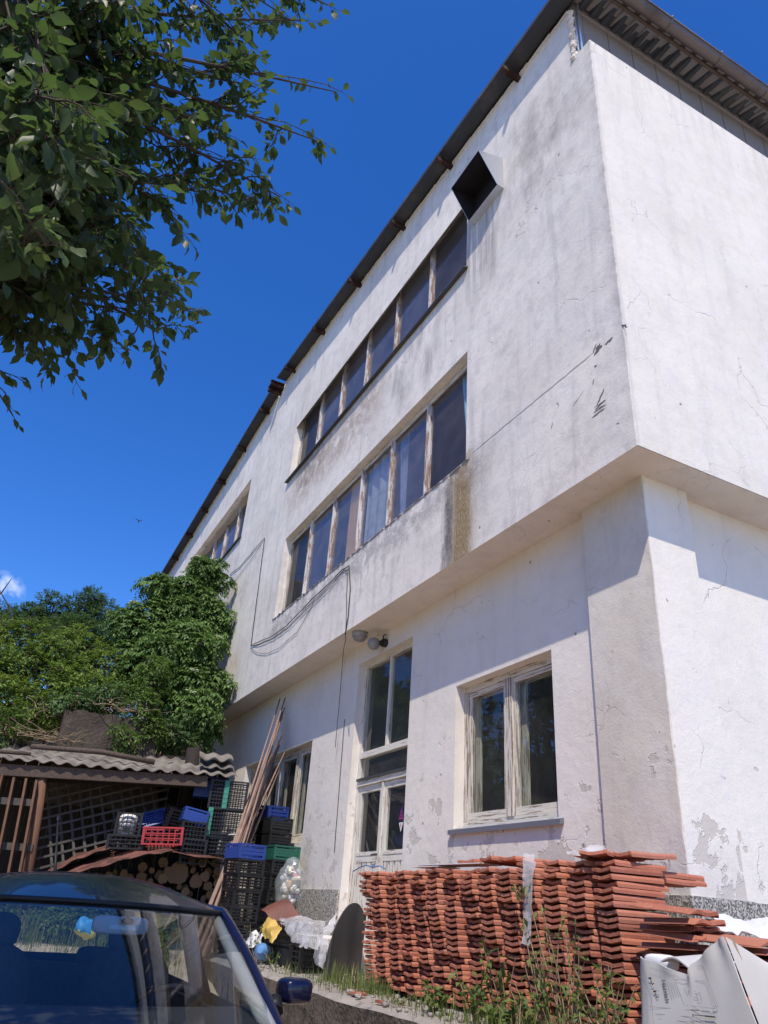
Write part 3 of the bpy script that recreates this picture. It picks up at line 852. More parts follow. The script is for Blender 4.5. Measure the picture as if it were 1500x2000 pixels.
for a, b in ((x0+.064, xm-.012), (xm+.012, x1-.054)):
    m = MB(); q = yf+.015; st = .085
    m.box(a, a+st, q, q+.05, z0, 2.915); m.box(b-st, b, q, q+.05, z0, 2.915)
    m.box(a+st, b-st, q, q+.05, 2.83, 2.915, 1); m.box(a+st, b-st, q, q+.05, 1.98, 2.10, 1); m.box(a+st, b-st, q, q+.05, z0, z0+.12)
    for i in range(4):
        u = a+st+(b-a-2*st)*(i+.12)/4; m.box(u, u+(b-a-2*st)*.19, q+.005, q+.03, z0+.12, 1.98)
    m.box(a+st, b-st, q+.034, q+.045, z0+.12, 1.98)
    m.box((a+b)/2-.3, (a+b)/2+.3, q-.006, q-.001, 2.055, 2.075)
    lf = m.build('door_leaf', DRM, door)
    m = MB(); m.add([(a+st,q+.025,2.10),(b-st,q+.025,2.10),(b-st,q+.026,2.83),(a+st,q+.026,2.83)], [(0,1,2,3)]); m.build('door_pane', M['glasslow'], door)
m = MB(); m.box(xm-.02, xm+.03, yf-.01, yf+.013, z0, 2.91); m.build('meeting_strip', M['door'], door)
m = MB(); m.tube([(xm-.06,yf+.014,2.06),(xm-.06,yf-.03,2.06),(xm-.15,yf-.03,2.05)], .011, 8); m.build('door_handle', M['sill'], door)
m = MB(); m.bar((-5.98,yf+.18,2.85), (-5.45,yf+.2,1.7), .09, .025, V((0,1,0))); m.build('diagonal_board', M['greywood'], door)
# small sign stuck on the right leaf's glass
sx, sz = -4.86, 2.42
m = MB(); yy = yf+.032
m.add([(sx-.055,yy,sz-.02),(sx+.055,yy,sz-.02),(sx,yy,sz-.13)][::1], [(0,1,2)]); o = m.build('sticker', M['white'], door)
m = MB(); yy -= .002
m.prism([(sx-.075,yy,sz),(sx+.075,yy,sz),(sx,yy,sz+.17)], (0,-.001,0)); m.build('sticker', simple('purple_sticker', (.10,.03,.16), (.08,.03,.14), .5), door)
m = MB(); m.box(sx-.045, sx+.045, yy-.003, yy-.002, sz+.02, sz+.035); m.box(sx-.03, sx+.03, yy-.003, yy-.002, sz+.05, sz+.06); m.box(sx-.006, sx+.006, yy-.003, yy-.002, sz+.075, sz+.11)
m.box(sx-.006, sx+.006, yy-.003, yy-.002, sz-.07, sz-.03)
m.build('sticker', simple('red_sticker_print', (.45,.05,.12), (.4,.05,.1), .5), door)
m = MB(); m.box(x0-.05, x1+.05, -.15, YW+.1, .7, z0-.02); m.build('door_step', M['soffit'], B)
# ---- ventilation hood
a0, a1 = -2.46, -1.76
zt0, zt1, zb = Z0+5.78, Z0+5.66, Z0+5.15
m = MB()
Lq = [(a1,0,zb),(a1,-.105,zb+.015),(a1,-.41,zt1),(a1,0,zt0)]
Rq = [(a0,)+p[1:] for p in Lq]
m.prism(Lq, (-.006,0,0)); m.prism(Rq, (.006,0,0))
m.add([Lq[0],Lq[1],Rq[1],Rq[0]], [(0,1,2,3)]); m.add([Lq[2],Lq[3],Rq[3],Rq[2]], [(0,1,2,3)])
vh = m.build('vent_hood', M['galv'], B)
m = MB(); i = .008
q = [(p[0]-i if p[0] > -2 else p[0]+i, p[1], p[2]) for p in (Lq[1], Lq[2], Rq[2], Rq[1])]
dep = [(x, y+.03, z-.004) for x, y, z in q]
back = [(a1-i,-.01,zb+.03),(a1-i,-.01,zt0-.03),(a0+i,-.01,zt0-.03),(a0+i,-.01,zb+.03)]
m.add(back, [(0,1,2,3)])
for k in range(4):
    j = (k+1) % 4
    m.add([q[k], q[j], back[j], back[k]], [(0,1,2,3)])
m.build('painted_shade_lining', M['black'], vh)  # black inner faces added to paint the hood's opening as deep shade
# scratches and scraped marks on the long facade near the corner
SCM = simple('scrape_mark', (.10,.09,.09), (.17,.16,.155), .95, sc=30)
def scratch(px, py, qx, qy, w):
    a = at(px, py, y=0); b = at(qx, qy, y=0); N = 6
    d = (b-a); n = V((0,-1,0)).cross(d).normalized()
    top_, bot = [], []
    for k in range(N+1):
        p = a + d*(k/N) + n*U(-.25,.25)*w; h = w*(.25+.75*math.sin(math.pi*(k+.4)/(N+.8)))*U(.6,1.1)
        top_.append(p+n*h/2+V((0,-.0025,0))); bot.append(p-n*h/2+V((0,-.0025,0)))
    m = MB(); m.add(top_+bot, [(k, k+1, N+2+k, N+1+k) for k in range(N)]); m.build('scrape_mark', SCM, B)
for s in ((1160,693,1176,674,.05),(1163,684,1173,671,.03),(1182,673,1197,660,.03),(1166,713,1161,717,.02),(1165,672,1158,690,.02),(1180,759,1166,792,.022),(1182,781,1163,800,.02),(1184,789,1160,806,.018),(1181,798,1157,815,.018),(1184,781,1160,797,.012),(1160,740,1158,752,.012),(1140,764,1118,795,.008),(1215,634,1225,640,.03),(1080,825,1076,838,.012),(1092,793,1088,786,.01)):
    scratch(*s)

# ---- lamps and cables
lp = thing('bulkhead_lamp', 'grey round bulkhead lamp hanging under the overhang near the door', 'lamp', at(703,1238,z=Z0-.02))
c = V(lp.location)
m = MB(); m.tube([c+V((0,0,.025)), c+V((0,0,-.05))], [.115,.11], 20); m.build('lamp_base', M['lampgrey'], lp)
m = MB(); m.ball(c+V((0,0,-.05)), .10, .10, .07, 20, 8); m.build('lamp_shade', M['lampglass'], lp)
c = at(752,1256,y=YW-.02)
lp = thing('globe_lamp', 'round frosted globe lamp on a dark wall bracket above the door', 'lamp', c)
m = MB(); m.tube([c+V((0,.025,0)), c+V((0,-.04,0))], .06, 12); m.tube([c+V((0,-.03,0)), c+V((-.05,-.07,0))], .035, 10)
m.tube([c+V((.0,-.02,.02)), c+V((.03,-.05,.09)), c+V((.05,-.02,.11))], .01, 6); m.build('lamp_bracket', M['cable'], lp)
m = MB(); m.ball(c+V((-.09,-.13,-.01)), .09, .09, .09, 18, 12); m.build('lamp_globe', M['lampglass'], lp)
def cable(pix, r, label, y=-.014, sag=None, name='cable'):
    pts = []
    for i, p in enumerate(pix):
        yy = p[2] if len(p) > 2 else y
        q = at(p[0], p[1], y=yy)
        if pts:
            a = pts[-1]; N = max(2, int((q-a).length/.18))
            for k in range(1, N+1):
                f = k/N
                pts.append(a.lerp(q, f) + V((0, U(-.004,.002), U(-.007,.007) if k < N else 0)))
        else: pts.append(q)
    m = MB(); m.tube(pts, r, 5)
    return tag(m.build(name, M['cable'], origin=pts[0]), label, 'cable')
cable([(449,1122),(470,1106),(481,1092),(490,1083),(500,1070),(517,1051),(490,1262),(497,1257),(530,1243),(560,1222),(600,1180),(640,1142),(668,1113),(682,1105),(684,1150),(680,1205),(674,1240)], .0075, 'thick black cable running along the facade below the lower ribbon window')
cable([(490,1262),(505,1259),(535,1247),(565,1226),(605,1185),(645,1147),(672,1112),(679,1118),(675,1250,-.01),(671,1270,YW-.3),(664,1360,YW-.12),(655,1460,YW-.06)], .005, 'black cable drooping from the facade and hanging loose beside the door')
cable([(490,1265),(500,1274),(520,1277),(545,1266),(580,1235),(600,1200),(612,1178)], .004, 'thin wire sagging in a loop under the thick facade cable')
cable([(446,1150),(470,1120),(500,1080),(510,1062)], .004, 'thin slack wire beside the shrub at the upper bend')
cable([(673,1405,YW-.012),(669,1460,YW-.012),(661,1560,YW-.012),(653,1665,YW-.012)], .0045, 'thin black wire running straight down the wall left of the door')
# ------------------------------------------------------------------ ground, terrace, hillside
def gm(name, c1, c2, c3, sc=1.5, bd=.03, b=.6):
    t = NT(name); p = t.pos()
    c = t.mix(t.mr(t.noise(sc, 7, p, .65), .4, .62), c1, c2)
    c = t.mix(t.mul(t.mr(t.noise(sc*9, 4, p, .7), .5, .7), .6), c, c3)
    return t.fin(c, .95, 0, t.ma('ADD', t.noise(sc*5, 6, p, .7), t.mul(t.vor(28), .5)), b, bd, .1)
M['yard'] = gm('yard_gravel', (.46,.37,.26), (.52,.42,.30), (.58,.48,.36))
M['concrete'] = gm('worn_concrete', (.34,.31,.27), (.25,.22,.19), (.42,.39,.35), 2.2, .012)
M['earth'] = gm('bank_earth', (.16,.115,.075), (.10,.085,.05), (.25,.20,.13), 1.2, .05)
M['retain'] = gm('dark_old_concrete', (.085,.07,.058), (.05,.042,.035), (.13,.11,.092), 1.1, .03)
def terr(x, y):
    z = 0.0
    if x < -3.5: z = .82 * min(1, (-3.5 - x)/3.5)
    return z + .03 * MN.noise(V((x*.6, y*.6, 0)))
m = MB()
def gz(u, v):
    x = -13 + 22*u; y = -14 + 15*v
    return (x, y, terr(x, y))
m.grid(gz, 66, 44)
m.add([(-400,-400,-.06),(400,-400,-.06),(400,400,-.06),(-400,400,-.06)], [(0,1,2,3)])
struct(m.build('ground', M['yard'], origin=(0,0,0)))
# raised concrete terrace along the building with a broken front edge
m = MB()
N = 110
ed = [(-13 + 22*i/N, -1.12 + .05*MN.noise(V((i*.35,3,0))) + U(-.02,.02), .80 + .02*MN.noise(V((i*.2,8,0)))) for i in range(N+1)]
mid = [(x, y+.05, z+.025) for x, y, z in ed]
fc = MB()
for i in range(N):
    a, b, c, d = ed[i], ed[i+1], mid[i+1], mid[i]
    m.add([a, b, c, d], [(0,1,2,3)], True)
    m.add([c, d, (d[0],.6,.86), (c[0],.6,.86)], [(1,0,3,2)][::1], True)
    e, f = (a[0], a[1]+.03+U(-.02,.02), .42), (b[0], b[1]+.03+U(-.02,.02), .42)
    fc.add([e, f, b, a], [(0,1,2,3)], True); fc.add([(a[0],a[1]+U(-.01,.05),-.1),(b[0],b[1]+U(-.01,.05),-.1), f, e], [(0,1,2,3)], True)
m.add([(-.35,.55,.862),(9,.55,.862),(9,14,.862),(-.35,14,.862)], [(0,1,2,3)])
struct(m.build('terrace', M['concrete'], origin=(0,0,0)))
M['edge'] = gm('rough_terrace_edge', (.17,.145,.12), (.085,.075,.06), (.26,.23,.20), 5, .05, .9)
struct(fc.build('terrace_edge', M['edge'], origin=(0,0,0)))
def hillz(x, y):
    t = (-13.1 - x)
    z = .8 + 2.6*min(1, max(0, t/.7)) + max(0, t-.7)*.40
    if x < -20: z -= (-20-x)*.22
    return z + .22*MN.noise(V((x*.5, y*.5, 4))) + .1*MN.noise(V((x*1.7, y*1.7, 1)))
m = MB()
m.grid(lambda u, v: ((x := -13.05 - 50*u*u), (y := -40 + 40.42*v), hillz(x, y)), 40, 60)
struct(m.build('hillside', M['earth'], origin=(-13,-10,.8)))
m = MB()
m.grid(lambda u, v: ((x := -23.7 - 60*u), (y := .42 + 60*v), 5.6 - u*2), 10, 10)
struct(m.build('hill_behind_building', M['earth'], origin=(-30,10,5)))

# ------------------------------------------------------------------ plants
def leaf_card(m, p, d, n, L, W, curl=.25):
    """a small pointed leaf of two folded halves"""
    d = d.normalized(); s = d.cross(n)
    if s.length < 1e-3: s = d.orthogonal()
    s.normalize(); n = s.cross(d)
    a = p; b = p + d*L*.5 + n*L*.06; c = p + d*L - n*L*curl
    l = p + d*L*.45 + s*W*.5 + n*L*.10; r = p + d*L*.45 - s*W*.5 + n*L*.10
    m.add([a, r, c, l, b], [(0,1,4),(1,2,4),(4,2,3),(0,4,3)], True)
def rnd():
    while True:
        p = V((U(-1,1),U(-1,1),U(-1,1)))
        if .05 < p.length < 1: return p.normalized()
def shrub(name, label, lobes, n, L, mat, spray=7, droop=.5, stems=True, group=None, cat='shrub', upright=0.0, blossoms=0, base=None, keep=None):
    """lobes: list of (centre, (rx,ry,rz)); leaves sit in sprays spread through the outer part of each lobe"""
    zmin0 = min(c[2]-r[2] for c, r in lobes)
    base = base or V((lobes[0][0][0], lobes[0][0][1], zmin0))
    big_ = lobes; lobes = []
    for c, r in big_:
        lobes.append((c, (r[0]*.72, r[1]*.72, r[2]*.72)))
        for _ in range(9):
            q = rnd(); k = U(.62,1.02); f = U(.26,.46)
            lobes.append(((c[0]+q.x*r[0]*k, c[1]+q.y*r[1]*k, c[2]+q.z*r[2]*k), (r[0]*f, r[1]*f, r[2]*f*.8)))
    vol = [r[0]*r[1]*r[2] for c, r in lobes]; tot = sum(v**.67 for v in vol)
    zmin = min(c[2]-r[2] for c, r in lobes)
    base = base or V((lobes[0][0][0], lobes[0][0][1], zmin))
    t = thing(name, label, cat, base, 0, group)
    m = MB(); bl = MB(); sm = MB(); ntw = 0; nb = 0
    for (c, r), v in zip(lobes, vol):
        c = V(c); k = int(n * v**.67 / tot)
        for i in range(k):
            q = rnd(); rr = U(.25, 1)**.5
            nn = MN.noise(q*2.3 + c*1.7)
            rr *= 1 + .38*nn
            if nn < -.28 and U(0,1) < .75: continue
            p = c + V((q.x*r[0], q.y*r[1], q.z*r[2]))*rr
            if p.y > -.06 and p.x > -23.6: continue
            if keep and not keep(p): continue
            out = (V((q.x/r[0], q.y/r[1], q.z/r[2])).normalized() + rnd()*.55 + V((0,0,.35+upright))).normalized()
            ax = out
            tip = p
            for j in range(spray):
                f = j/spray
                dr = ax + V((0,0,-droop*f*1.2)) + rnd()*.25
                side = ax.cross(V((0,0,1)))
                if side.length < .01: side = V((1,0,0))
                side.normalize()
                q2 = p + ax*(L*1.7*f) + V((0,0,-droop*L*f*f*1.6))
                if q2.y > -.04 and q2.x > -23.6: continue
                ld = (dr*.6 + side*(1 if j % 2 else -1)*.8 + V((0,0,-droop*.45))).normalized()
                leaf_card(m, q2, ld, (V((0,0,1))+rnd()*.5+out*.4).normalized(), L*U(.7,1.2), L*U(.34,.48), U(.1,.35))
            if stems and i % 9 == 0:
                b0 = c + V((q.x*r[0], q.y*r[1], q.z*r[2]))*rr*.25 + V((0,0,-r[2]*.35))
                sm.tube([b0, b0.lerp(p,.55)+rnd()*.06, p], [.016,.010,.004], 4, cap=False)
            if nb < blossoms and rr > .9 and out.z > .2 and U(0,1) < .02:
                nb += 1
                for _ in range(9):
                    bl.ball(p + out*L*.7 + V((U(-1,1)*.09,U(-1,1)*.09,U(0,.03))), .035,.035,.012, 6, 4)
    if stems and sm.v:
        for (c, r) in big_:
            c = V(c)
            for _ in range(2):
                sm.tube([V((base.x+U(-.2,.2), base.y+U(-.2,.2), base.z-.25)), c.lerp(V(base),.5)+rnd()*.15, c+V((U(-.3,.3)*r[0],U(-.3,.3)*r[1],0))], [.03,.02,.010], 6)
        sm.build('stem', M['bark'], t)
    m.build('foliage', mat, t)
    if bl.v: bl.build('blossom', M['blossom'], t)
    return t
def lobe(px, py, d, rx, ry, rz): return (tuple(at(px, py, d=d)), (rx, ry, rz))
shrub('elder_shrub', 'tall green elder shrub with cream blossoms against the white facade',
    [lobe(402,1130,16.6,.42,.5,.50), lobe(345,1175,16.4,.60,.8,.50), lobe(410,1200,16.2,.38,.5,.6), lobe(300,1215,16.0,.6,.8,.6), lobe(375,1270,15.6,.55,.7,.65), lobe(402,1340,15.2,.36,.5,.55),
     lobe(300,1300,15.4,.6,.8,.55), lobe(395,1400,14.6,.30,.4,.40), lobe(350,1390,14.6,.35,.4,.35)],
    9500, .105, M['elder'], 8, .75, blossoms=60, base=V((-13.6,-1.0,3.4)), cat='elder shrub')
shrub('bramble', 'leafy bramble trailing over the dark concrete wall', [lobe(270,1385,13.7,.32,.3,.42), lobe(245,1440,13.5,.42,.25,.22), lobe(300,1330,14.2,.4,.4,.4), lobe(300,1430,13.6,.2,.2,.28)], 1100, .075, M['bramble'], 5, .55, cat='bramble', base=V((-13.2,-2.0,3.2)))
shrub('yellow_green_bush', 'broad yellow green bush on the bank above the shed',
    [lobe(150,1270,16.0,.9,.9,.45), lobe(60,1300,15.6,.9,.9,.5), lobe(200,1310,15.4,.7,.8,.42), lobe(110,1350,14.9,.8,.7,.4), lobe(20,1360,14.6,.7,.7,.4), lobe(-60,1310,15,.9,.9,.6), lobe(95,1385,14.4,.7,.6,.35), lobe(175,1345,14.7,.6,.6,.35), lobe(30,1250,15.8,.8,.8,.4)],
    7000, .085, M['bush'], 6, .45, cat='bush', base=V((-15.5,-3.6,3.8)))
shrub('dark_bush', 'dark green upright bush behind the yellow green bush', [lobe(160,1190,18.6,.55,.8,.55), lobe(105,1205,18.8,.55,.8,.5), lobe(215,1235,18.0,.55,.8,.5), lobe(50,1225,18.4,.6,.8,.45), lobe(150,1250,17.6,.9,.8,.5), lobe(-40,1230,18.6,.8,.9,.5)],
    5200, .08, M['dark'], 7, .25, upright=.9, cat='bush', base=V((-18,-3.9,5.3)))
shrub('dark_bush', 'dark bush filling the gap between yellow green bush and elder', [lobe(255,1240,17.2,.55,.7,.5), lobe(250,1330,15.6,.5,.5,.45), lobe(345,1430,14.3,.5,.4,.35), lobe(200,1370,14.4,.6,.45,.28), lobe(150,1378,14.2,.5,.4,.22)], 2800, .08, M['dark'], 6, .5, cat='bush', base=V((-15.4,-2.6,4)))
shrub('bank_shrub', 'low leafy shrub at the far left edge above the shed roof', [lobe(5,1415,13.6,.25,.35,.22), lobe(-60,1400,13.6,.5,.5,.35)], 420, .1, M['bramble'], 6, .3, cat='shrub', base=V((-13.3,-4.5,3.4)))
def tallstems(name, label, px0, px1, py0, py1, d, n, L, mat):
    b = at((px0+px1)/2, py1, d=d); t = thing(name, label, 'plant', b)
    m = MB(); s = MB()
    for i in range(n):
        a = at(U(px0,px1), py1+U(-8,20), d=d+U(-.6,.6)); h = at(750, py1, d=d).z - at(750, U(py0, py0+(py1-py0)*.6), d=d).z
        e = a + V((U(-.12,.12),U(-.12,.12),abs(h)))
        s.tube([a, a.lerp(e,.5)+rnd()*.04, e], [.012,.009,.004], 4, cap=False)
        for k in range(26):
            f = U(.15,1); p = a.lerp(e, f)
            leaf_card(m, p, (rnd()+V((0,0,.7))), V((0,0,1)), L*U(.6,1.2), L*.4)
    s.build('stem', M['bark'], t); m.build('foliage', mat, t)
tallstems('tall_shoots', 'thin upright leafy shoots rising above the dark bush', 110, 190, 1150, 1230, 18.8, 20, .11, M['dark'])
tallstems('tall_shoots', 'sparse upright shoots over the left end of the bank', 40, 110, 1175, 1240, 18.6, 12, .10, M['dark'])
def twigs(name, label, n, c, spread, L, r, mat, up=.2):
    m = MB()
    for _ in range(n):
        a = V(c) + V((U(-1,1)*spread[0], U(-1,1)*spread[1], U(-1,1)*spread[2])); d = rnd(); d.z = abs(d.z)*up + U(-.2,.2)
        b = a + d.normalized()*L*U(.4,1)
        m.tube([a, a.lerp(b,.5)+rnd()*L*.08, b], [r, r*.8, r*.4], 4, cap=False)
    return tag(m.build(name, mat), label, 'twigs')
twigs('dry_twigs', 'dry brown twigs and stalks heaped on the bank above the shed roof', 70, at(75,1440,d=13.4), (.4,.55,.06), .55, .006, M['dry'])
twigs('dry_twigs', 'grey bare stalks hanging over the dark concrete wall', 46, at(230,1388,d=13.8), (.3,.5,.1), .6, .007, M['dry'])
twigs('bare_branches', 'bare dark branches sticking out at the left edge of the bank', 12, at(-15,1215,d=17), (.5,.6,.4), 1.5, .022, M['bark'], 1)
twigs('dry_twigs', 'tangle of pale dead stems below the yellow green bush', 26, at(110,1400,d=14), (.3,.5,.15), .7, .006, M['dry'], .8)

# ------------------------------------------------------------------ apple tree, its trunk beside the camera
TR = V((2.0, -6.9, 0))
tree = thing('apple_tree', 'leafy apple tree whose branches hang into the upper left sky', 'tree', TR)
wd = MB()
fork = TR + V((.15,.25,2.0))
wd.tube([TR+V((0,0,-.1)), TR+V((.03,.05,.7)), TR+V((-.02,.12,1.4)), fork], [.17,.14,.125,.11], 12)
def leafmesh(m, p, d, n, L):
    d = d.normalized(); s = d.cross(n)
    if s.length < 1e-3: s = d.orthogonal()
    s.normalize(); n = s.cross(d)
    W = L*U(.40,.54); fold = U(.10,.42); curl = U(.0,.75); tw = U(-.7,.7)
    prof = (0, .52, .90, 1.0, .78, .40, 0)
    K = 6; o = len(m.v); rows = []
    for i in range(K+1):
        f = i/K; h = W*.5*prof[i]
        ctr = p + d*L*(f - .22*curl*f*f) - n*L*curl*f*f*.6
        a = tw*f; ss = s*math.cos(a)+n*math.sin(a); nn = n*math.cos(a)-s*math.sin(a)
        wv = L*.03*math.sin(i*2.6+p.x*9)
        m.v += [ctr + ss*h + nn*(h*fold+wv), ctr, ctr - ss*h + nn*(h*fold-wv)]
    for i in range(K):
        for j in (0,1):
            m.f.append([o+i*3+j, o+i*3+j+1, o+(i+1)*3+j+1, o+(i+1)*3+j]); m.sm.append(True); m.mi.append(0)
lf = MB()
def twig(a, b, r, L, leaves):
    mid = a.lerp(b,.5) + V((0,0,.10))*(b-a).length + rnd()*.05*(b-a).length
    pts = [a, a.lerp(mid,.6)+rnd()*.01, mid, mid.lerp(b,.55)+rnd()*.015, b]
    wd.tube(pts, [r, r*.85, r*.65, r*.5, r*.3], 5, cap=False)
    D = (b-a).normalized()
    for k in range(leaves):
        f = 1 - (k/leaves)**1.1*.88
        i = min(3, int(f*4)); g = f*4-i
        p = pts[i].lerp(pts[i+1], g)
        dr = (pts[i+1]-pts[i]).normalized()
        ld = (dr*U(.2,.9) + rnd()*.85 + V((0,0,-.45))).normalized()
        if k == 0: ld = (dr + rnd()*.3).normalized()
        ps = p + ld*L*.28
        wd.tube([p, ps], [r*.28+.0008, .0009], 3, cap=False)
        leafmesh(lf, ps, ld, (V((0,0,1)) + rnd()*.7), L*U(.55,1.15))
def spur(base, tip, r, n, L, lpt=9, spread=.32):
    """a limb from base to tip carrying side twigs"""
    mid = base.lerp(tip,.45) + V((0,0,.22))
    P = [base, base.lerp(mid,.5)+rnd()*.03, mid, mid.lerp(tip,.5)+rnd()*.03+V((0,0,.03)), tip]
    wd.tube(P, [r, r*.8, r*.6, r*.4, r*.18], 7, cap=False)
    for k in range(n):
        f = U(.3,1); i = min(3, int(f*4)); p = P[i].lerp(P[i+1], f*4-i)
        dr = (P[i+1]-P[i]).normalized()
        e = p + (dr*U(.3,1) + rnd()*.8 + V((0,0,-.1))).normalized()*spread*U(.5,1.15)
        twig(p, e, .0045, L, int(lpt*U(.8,1.4)))
    twig(P[3], tip + (tip-P[3])*.15, .004, L, lpt)
hubs = []
for px, py, d in ((-250,120,2.6),(-300,420,2.5),(-250,650,2.8),(-100,-250,2.6),(-450,200,2.2)):
    h = at(px, py, d=d); hubs.append(h)
    md = fork.lerp(h,.5)+V((0,0,.15))
    wd.tube([fork, md, h], [.075,.055,.038], 8, cap=False)
tips = [(650,178,2.15,0),(618,275,2.2,0),(548,385,2.3,0),(368,605,2.75,2),(640,10,2.2,3),(600,40,2.3,0),(498,395,2.4,1),(415,380,2.5,1),
 (310,650,2.8,2),(140,680,2.8,2),(270,500,2.7,1),(300,560,2.8,1),(230,600,2.6,2),(100,610,2.6,2),(330,300,2.3,0),(300,120,2.0,0),(420,150,2.1,0),(480,80,2.1,3),(380,30,2.0,3),
 (60,450,2.2,1),(150,350,2.0,1),(100,200,1.8,0),(200,60,1.8,3),(30,80,1.7,3),(40,560,2.3,2),(180,480,2.4,1),(520,240,2.2,0),(440,260,2.2,0),(250,230,1.9,0),(60,300,1.8,0),(210,350,2.2,1),(20,650,2.5,2),(555,30,2.3,3),(500,170,2.2,0)]
for px, py, d, h in tips:
    edge = px > 350 or py > 600
    d *= 1.25
    spur(hubs[h], at(px, py, d=d*U(.97,1.05)), .018, 9 if edge else 17, .080 if edge else .094, 13, .22 if edge else .36)
spur(hubs[2], at(25,812,d=3.6), .014, 2, .08, 6, .15)
for _ in range(30):
    px, py = U(-150,330), U(-120,560)
    if py > 600 - px*.5 and px > 200: continue
    spur(random.choice(hubs), at(px, py, d=U(2.4,3.6)), .014, 12, .092, 14, .40)
for _ in range(10):
    px, py = U(-60,190), U(40,600); spur(random.choice(hubs), at(px, py, d=U(1.75,2.2)), .010, 6, .10, 9, .26)
# the rest of the crown, over and behind the camera
for _ in range(26):
    a = U(0, 2*math.pi); rr = U(.5,2.0)
    tip = TR + V((math.cos(a)*rr - .5, math.sin(a)*rr - .9, U(2.6,4.4)))
    spur(fork + V((0,0,.3)), tip, .03, 6, .08, 8, .4)
wd.build('branches', M['bark'], tree)
lf.build('foliage', M['apple'], tree)

# ------------------------------------------------------------------ retaining wall and the things by it
m = MB()
a, b = at(108,1480,d=13.6), at(330,1490,d=13.4); 
N = 14
tp = [at(128+ (300-128)*i/N, 1385 + 8*MN.noise(V((i*.6,0,0))) + 22*(i/N), d=13.6) for i in range(N+1)]
for i in range(N):
    p, q = tp[i], tp[i+1]
    p0 = a.lerp(b, i/N); q0 = a.lerp(b, (i+1)/N)
    p0.z = q0.z = 2.6
    bk = V((-.35,.0,0))
    m.add([p0,q0,q,p,p0+bk,q0+bk,q+bk,p+bk], [(0,1,2,3),(7,6,5,4),(3,2,6,7),(0,3,7,4),(1,5,6,2)])
tag(m.build('retaining_wall', M['retain']), 'dappled dark concrete retaining wall under the bushes behind the shed', 'wall')
m = MB()
c = at(380,1500,d=13.1); m.tube([c+V((0,0,-.6)), at(379,1462,d=13.1)+V((0,0,.0))], [.13,.12], 14)
tag(m.build('stump', M['darkwood']), 'round dark post stump behind the right end of the shed roof', 'stump')

# ------------------------------------------------------------------ shed
SP0 = at(463,1520,d=11.9)
SD = V((-.20,-.98,0)).normalized()                  # along its front, towards the picture's left
SN = V((SD.y, -SD.x, 0))                            # points into the shed, away from the camera
if SN.x > 0: SN = -SN
PLN = (SP0, SN)
def sh(px, py, back=0.0):
    return at(px, py, pl=(SP0 + SN*back, SN))
shed = thing('woodshed', 'low open woodshed of dark boards with a corrugated asbestos roof', 'shed', (SP0.x-1, SP0.y-2, .8))
e0 = sh(463,1517); e1 = sh(-260,1462)
run = (e1-e0); LEN = run.length; ru = run.normalized()
def wavy(p0, u, length, backv, thick, amp=.028, per=.177, wob=.006):
    m = MB(); nu = int(length/per*8)
    m.shell(lambda s, t: p0 + u*(length*s) + backv*t + V((0,0,amp*math.sin(2*math.pi*length*s/per) + wob*math.sin(s*13+t*4))), nu, 2, thick)
    return m
bk = SN*1.9 + V((0,0,.50))
wavy(e0, ru, LEN, bk, .009, .021, .215).build('corrugated_roof', M['asb'], shed)
pA, pB = sh(405,1527,.12), sh(-260,1488,.12)
m = MB(); m.bar(pA, pB, .10, .15); m.build('front_beam', M['oldwood'], shed)
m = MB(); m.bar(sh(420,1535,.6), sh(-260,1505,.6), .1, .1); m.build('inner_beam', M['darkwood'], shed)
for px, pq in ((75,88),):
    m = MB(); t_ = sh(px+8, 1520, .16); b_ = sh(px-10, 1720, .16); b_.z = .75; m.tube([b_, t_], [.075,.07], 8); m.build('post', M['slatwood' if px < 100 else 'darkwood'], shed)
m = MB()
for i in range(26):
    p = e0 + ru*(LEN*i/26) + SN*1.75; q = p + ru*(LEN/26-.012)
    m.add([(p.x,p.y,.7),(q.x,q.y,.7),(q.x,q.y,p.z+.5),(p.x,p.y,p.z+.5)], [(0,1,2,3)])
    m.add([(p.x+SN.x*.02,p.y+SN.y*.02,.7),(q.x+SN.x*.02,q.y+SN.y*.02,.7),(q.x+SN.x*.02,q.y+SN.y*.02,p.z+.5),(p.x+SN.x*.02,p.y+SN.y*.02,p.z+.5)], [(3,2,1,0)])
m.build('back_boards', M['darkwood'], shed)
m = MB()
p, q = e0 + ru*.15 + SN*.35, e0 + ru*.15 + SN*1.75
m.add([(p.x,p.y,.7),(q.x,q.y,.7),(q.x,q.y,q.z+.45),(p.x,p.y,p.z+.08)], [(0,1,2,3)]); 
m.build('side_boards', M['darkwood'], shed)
# slatted wooden gate at the left
gt = thing('slatted_gate', 'leaning slatted wooden gate standing at the left end of the shed', 'gate', sh(25,1715))
G = [(5,1515,-45,1720),(28,1520,-14,1722),(52,1522,14,1722),(72,1525,37,1716),(-22,1512,-75,1720),(-48,1510,-105,1720)]
for a, b, c, d in G:
    m = MB(); p, q = sh(a, b, .05), sh(c, d, -.1); q.z = max(q.z, .8)
    m.bar(p, q, .03, .115, SD.cross(V((0,0,1)))); m.build('slat', M['slatwood'], gt)
for y0_, y1_ in ((1560,1568),(1648,1656)):
    m = MB(); m.bar(sh(64,y1_,.09), sh(-110,y0_-4,.09), .035, .09); m.build('rail', M['greywood'], gt)
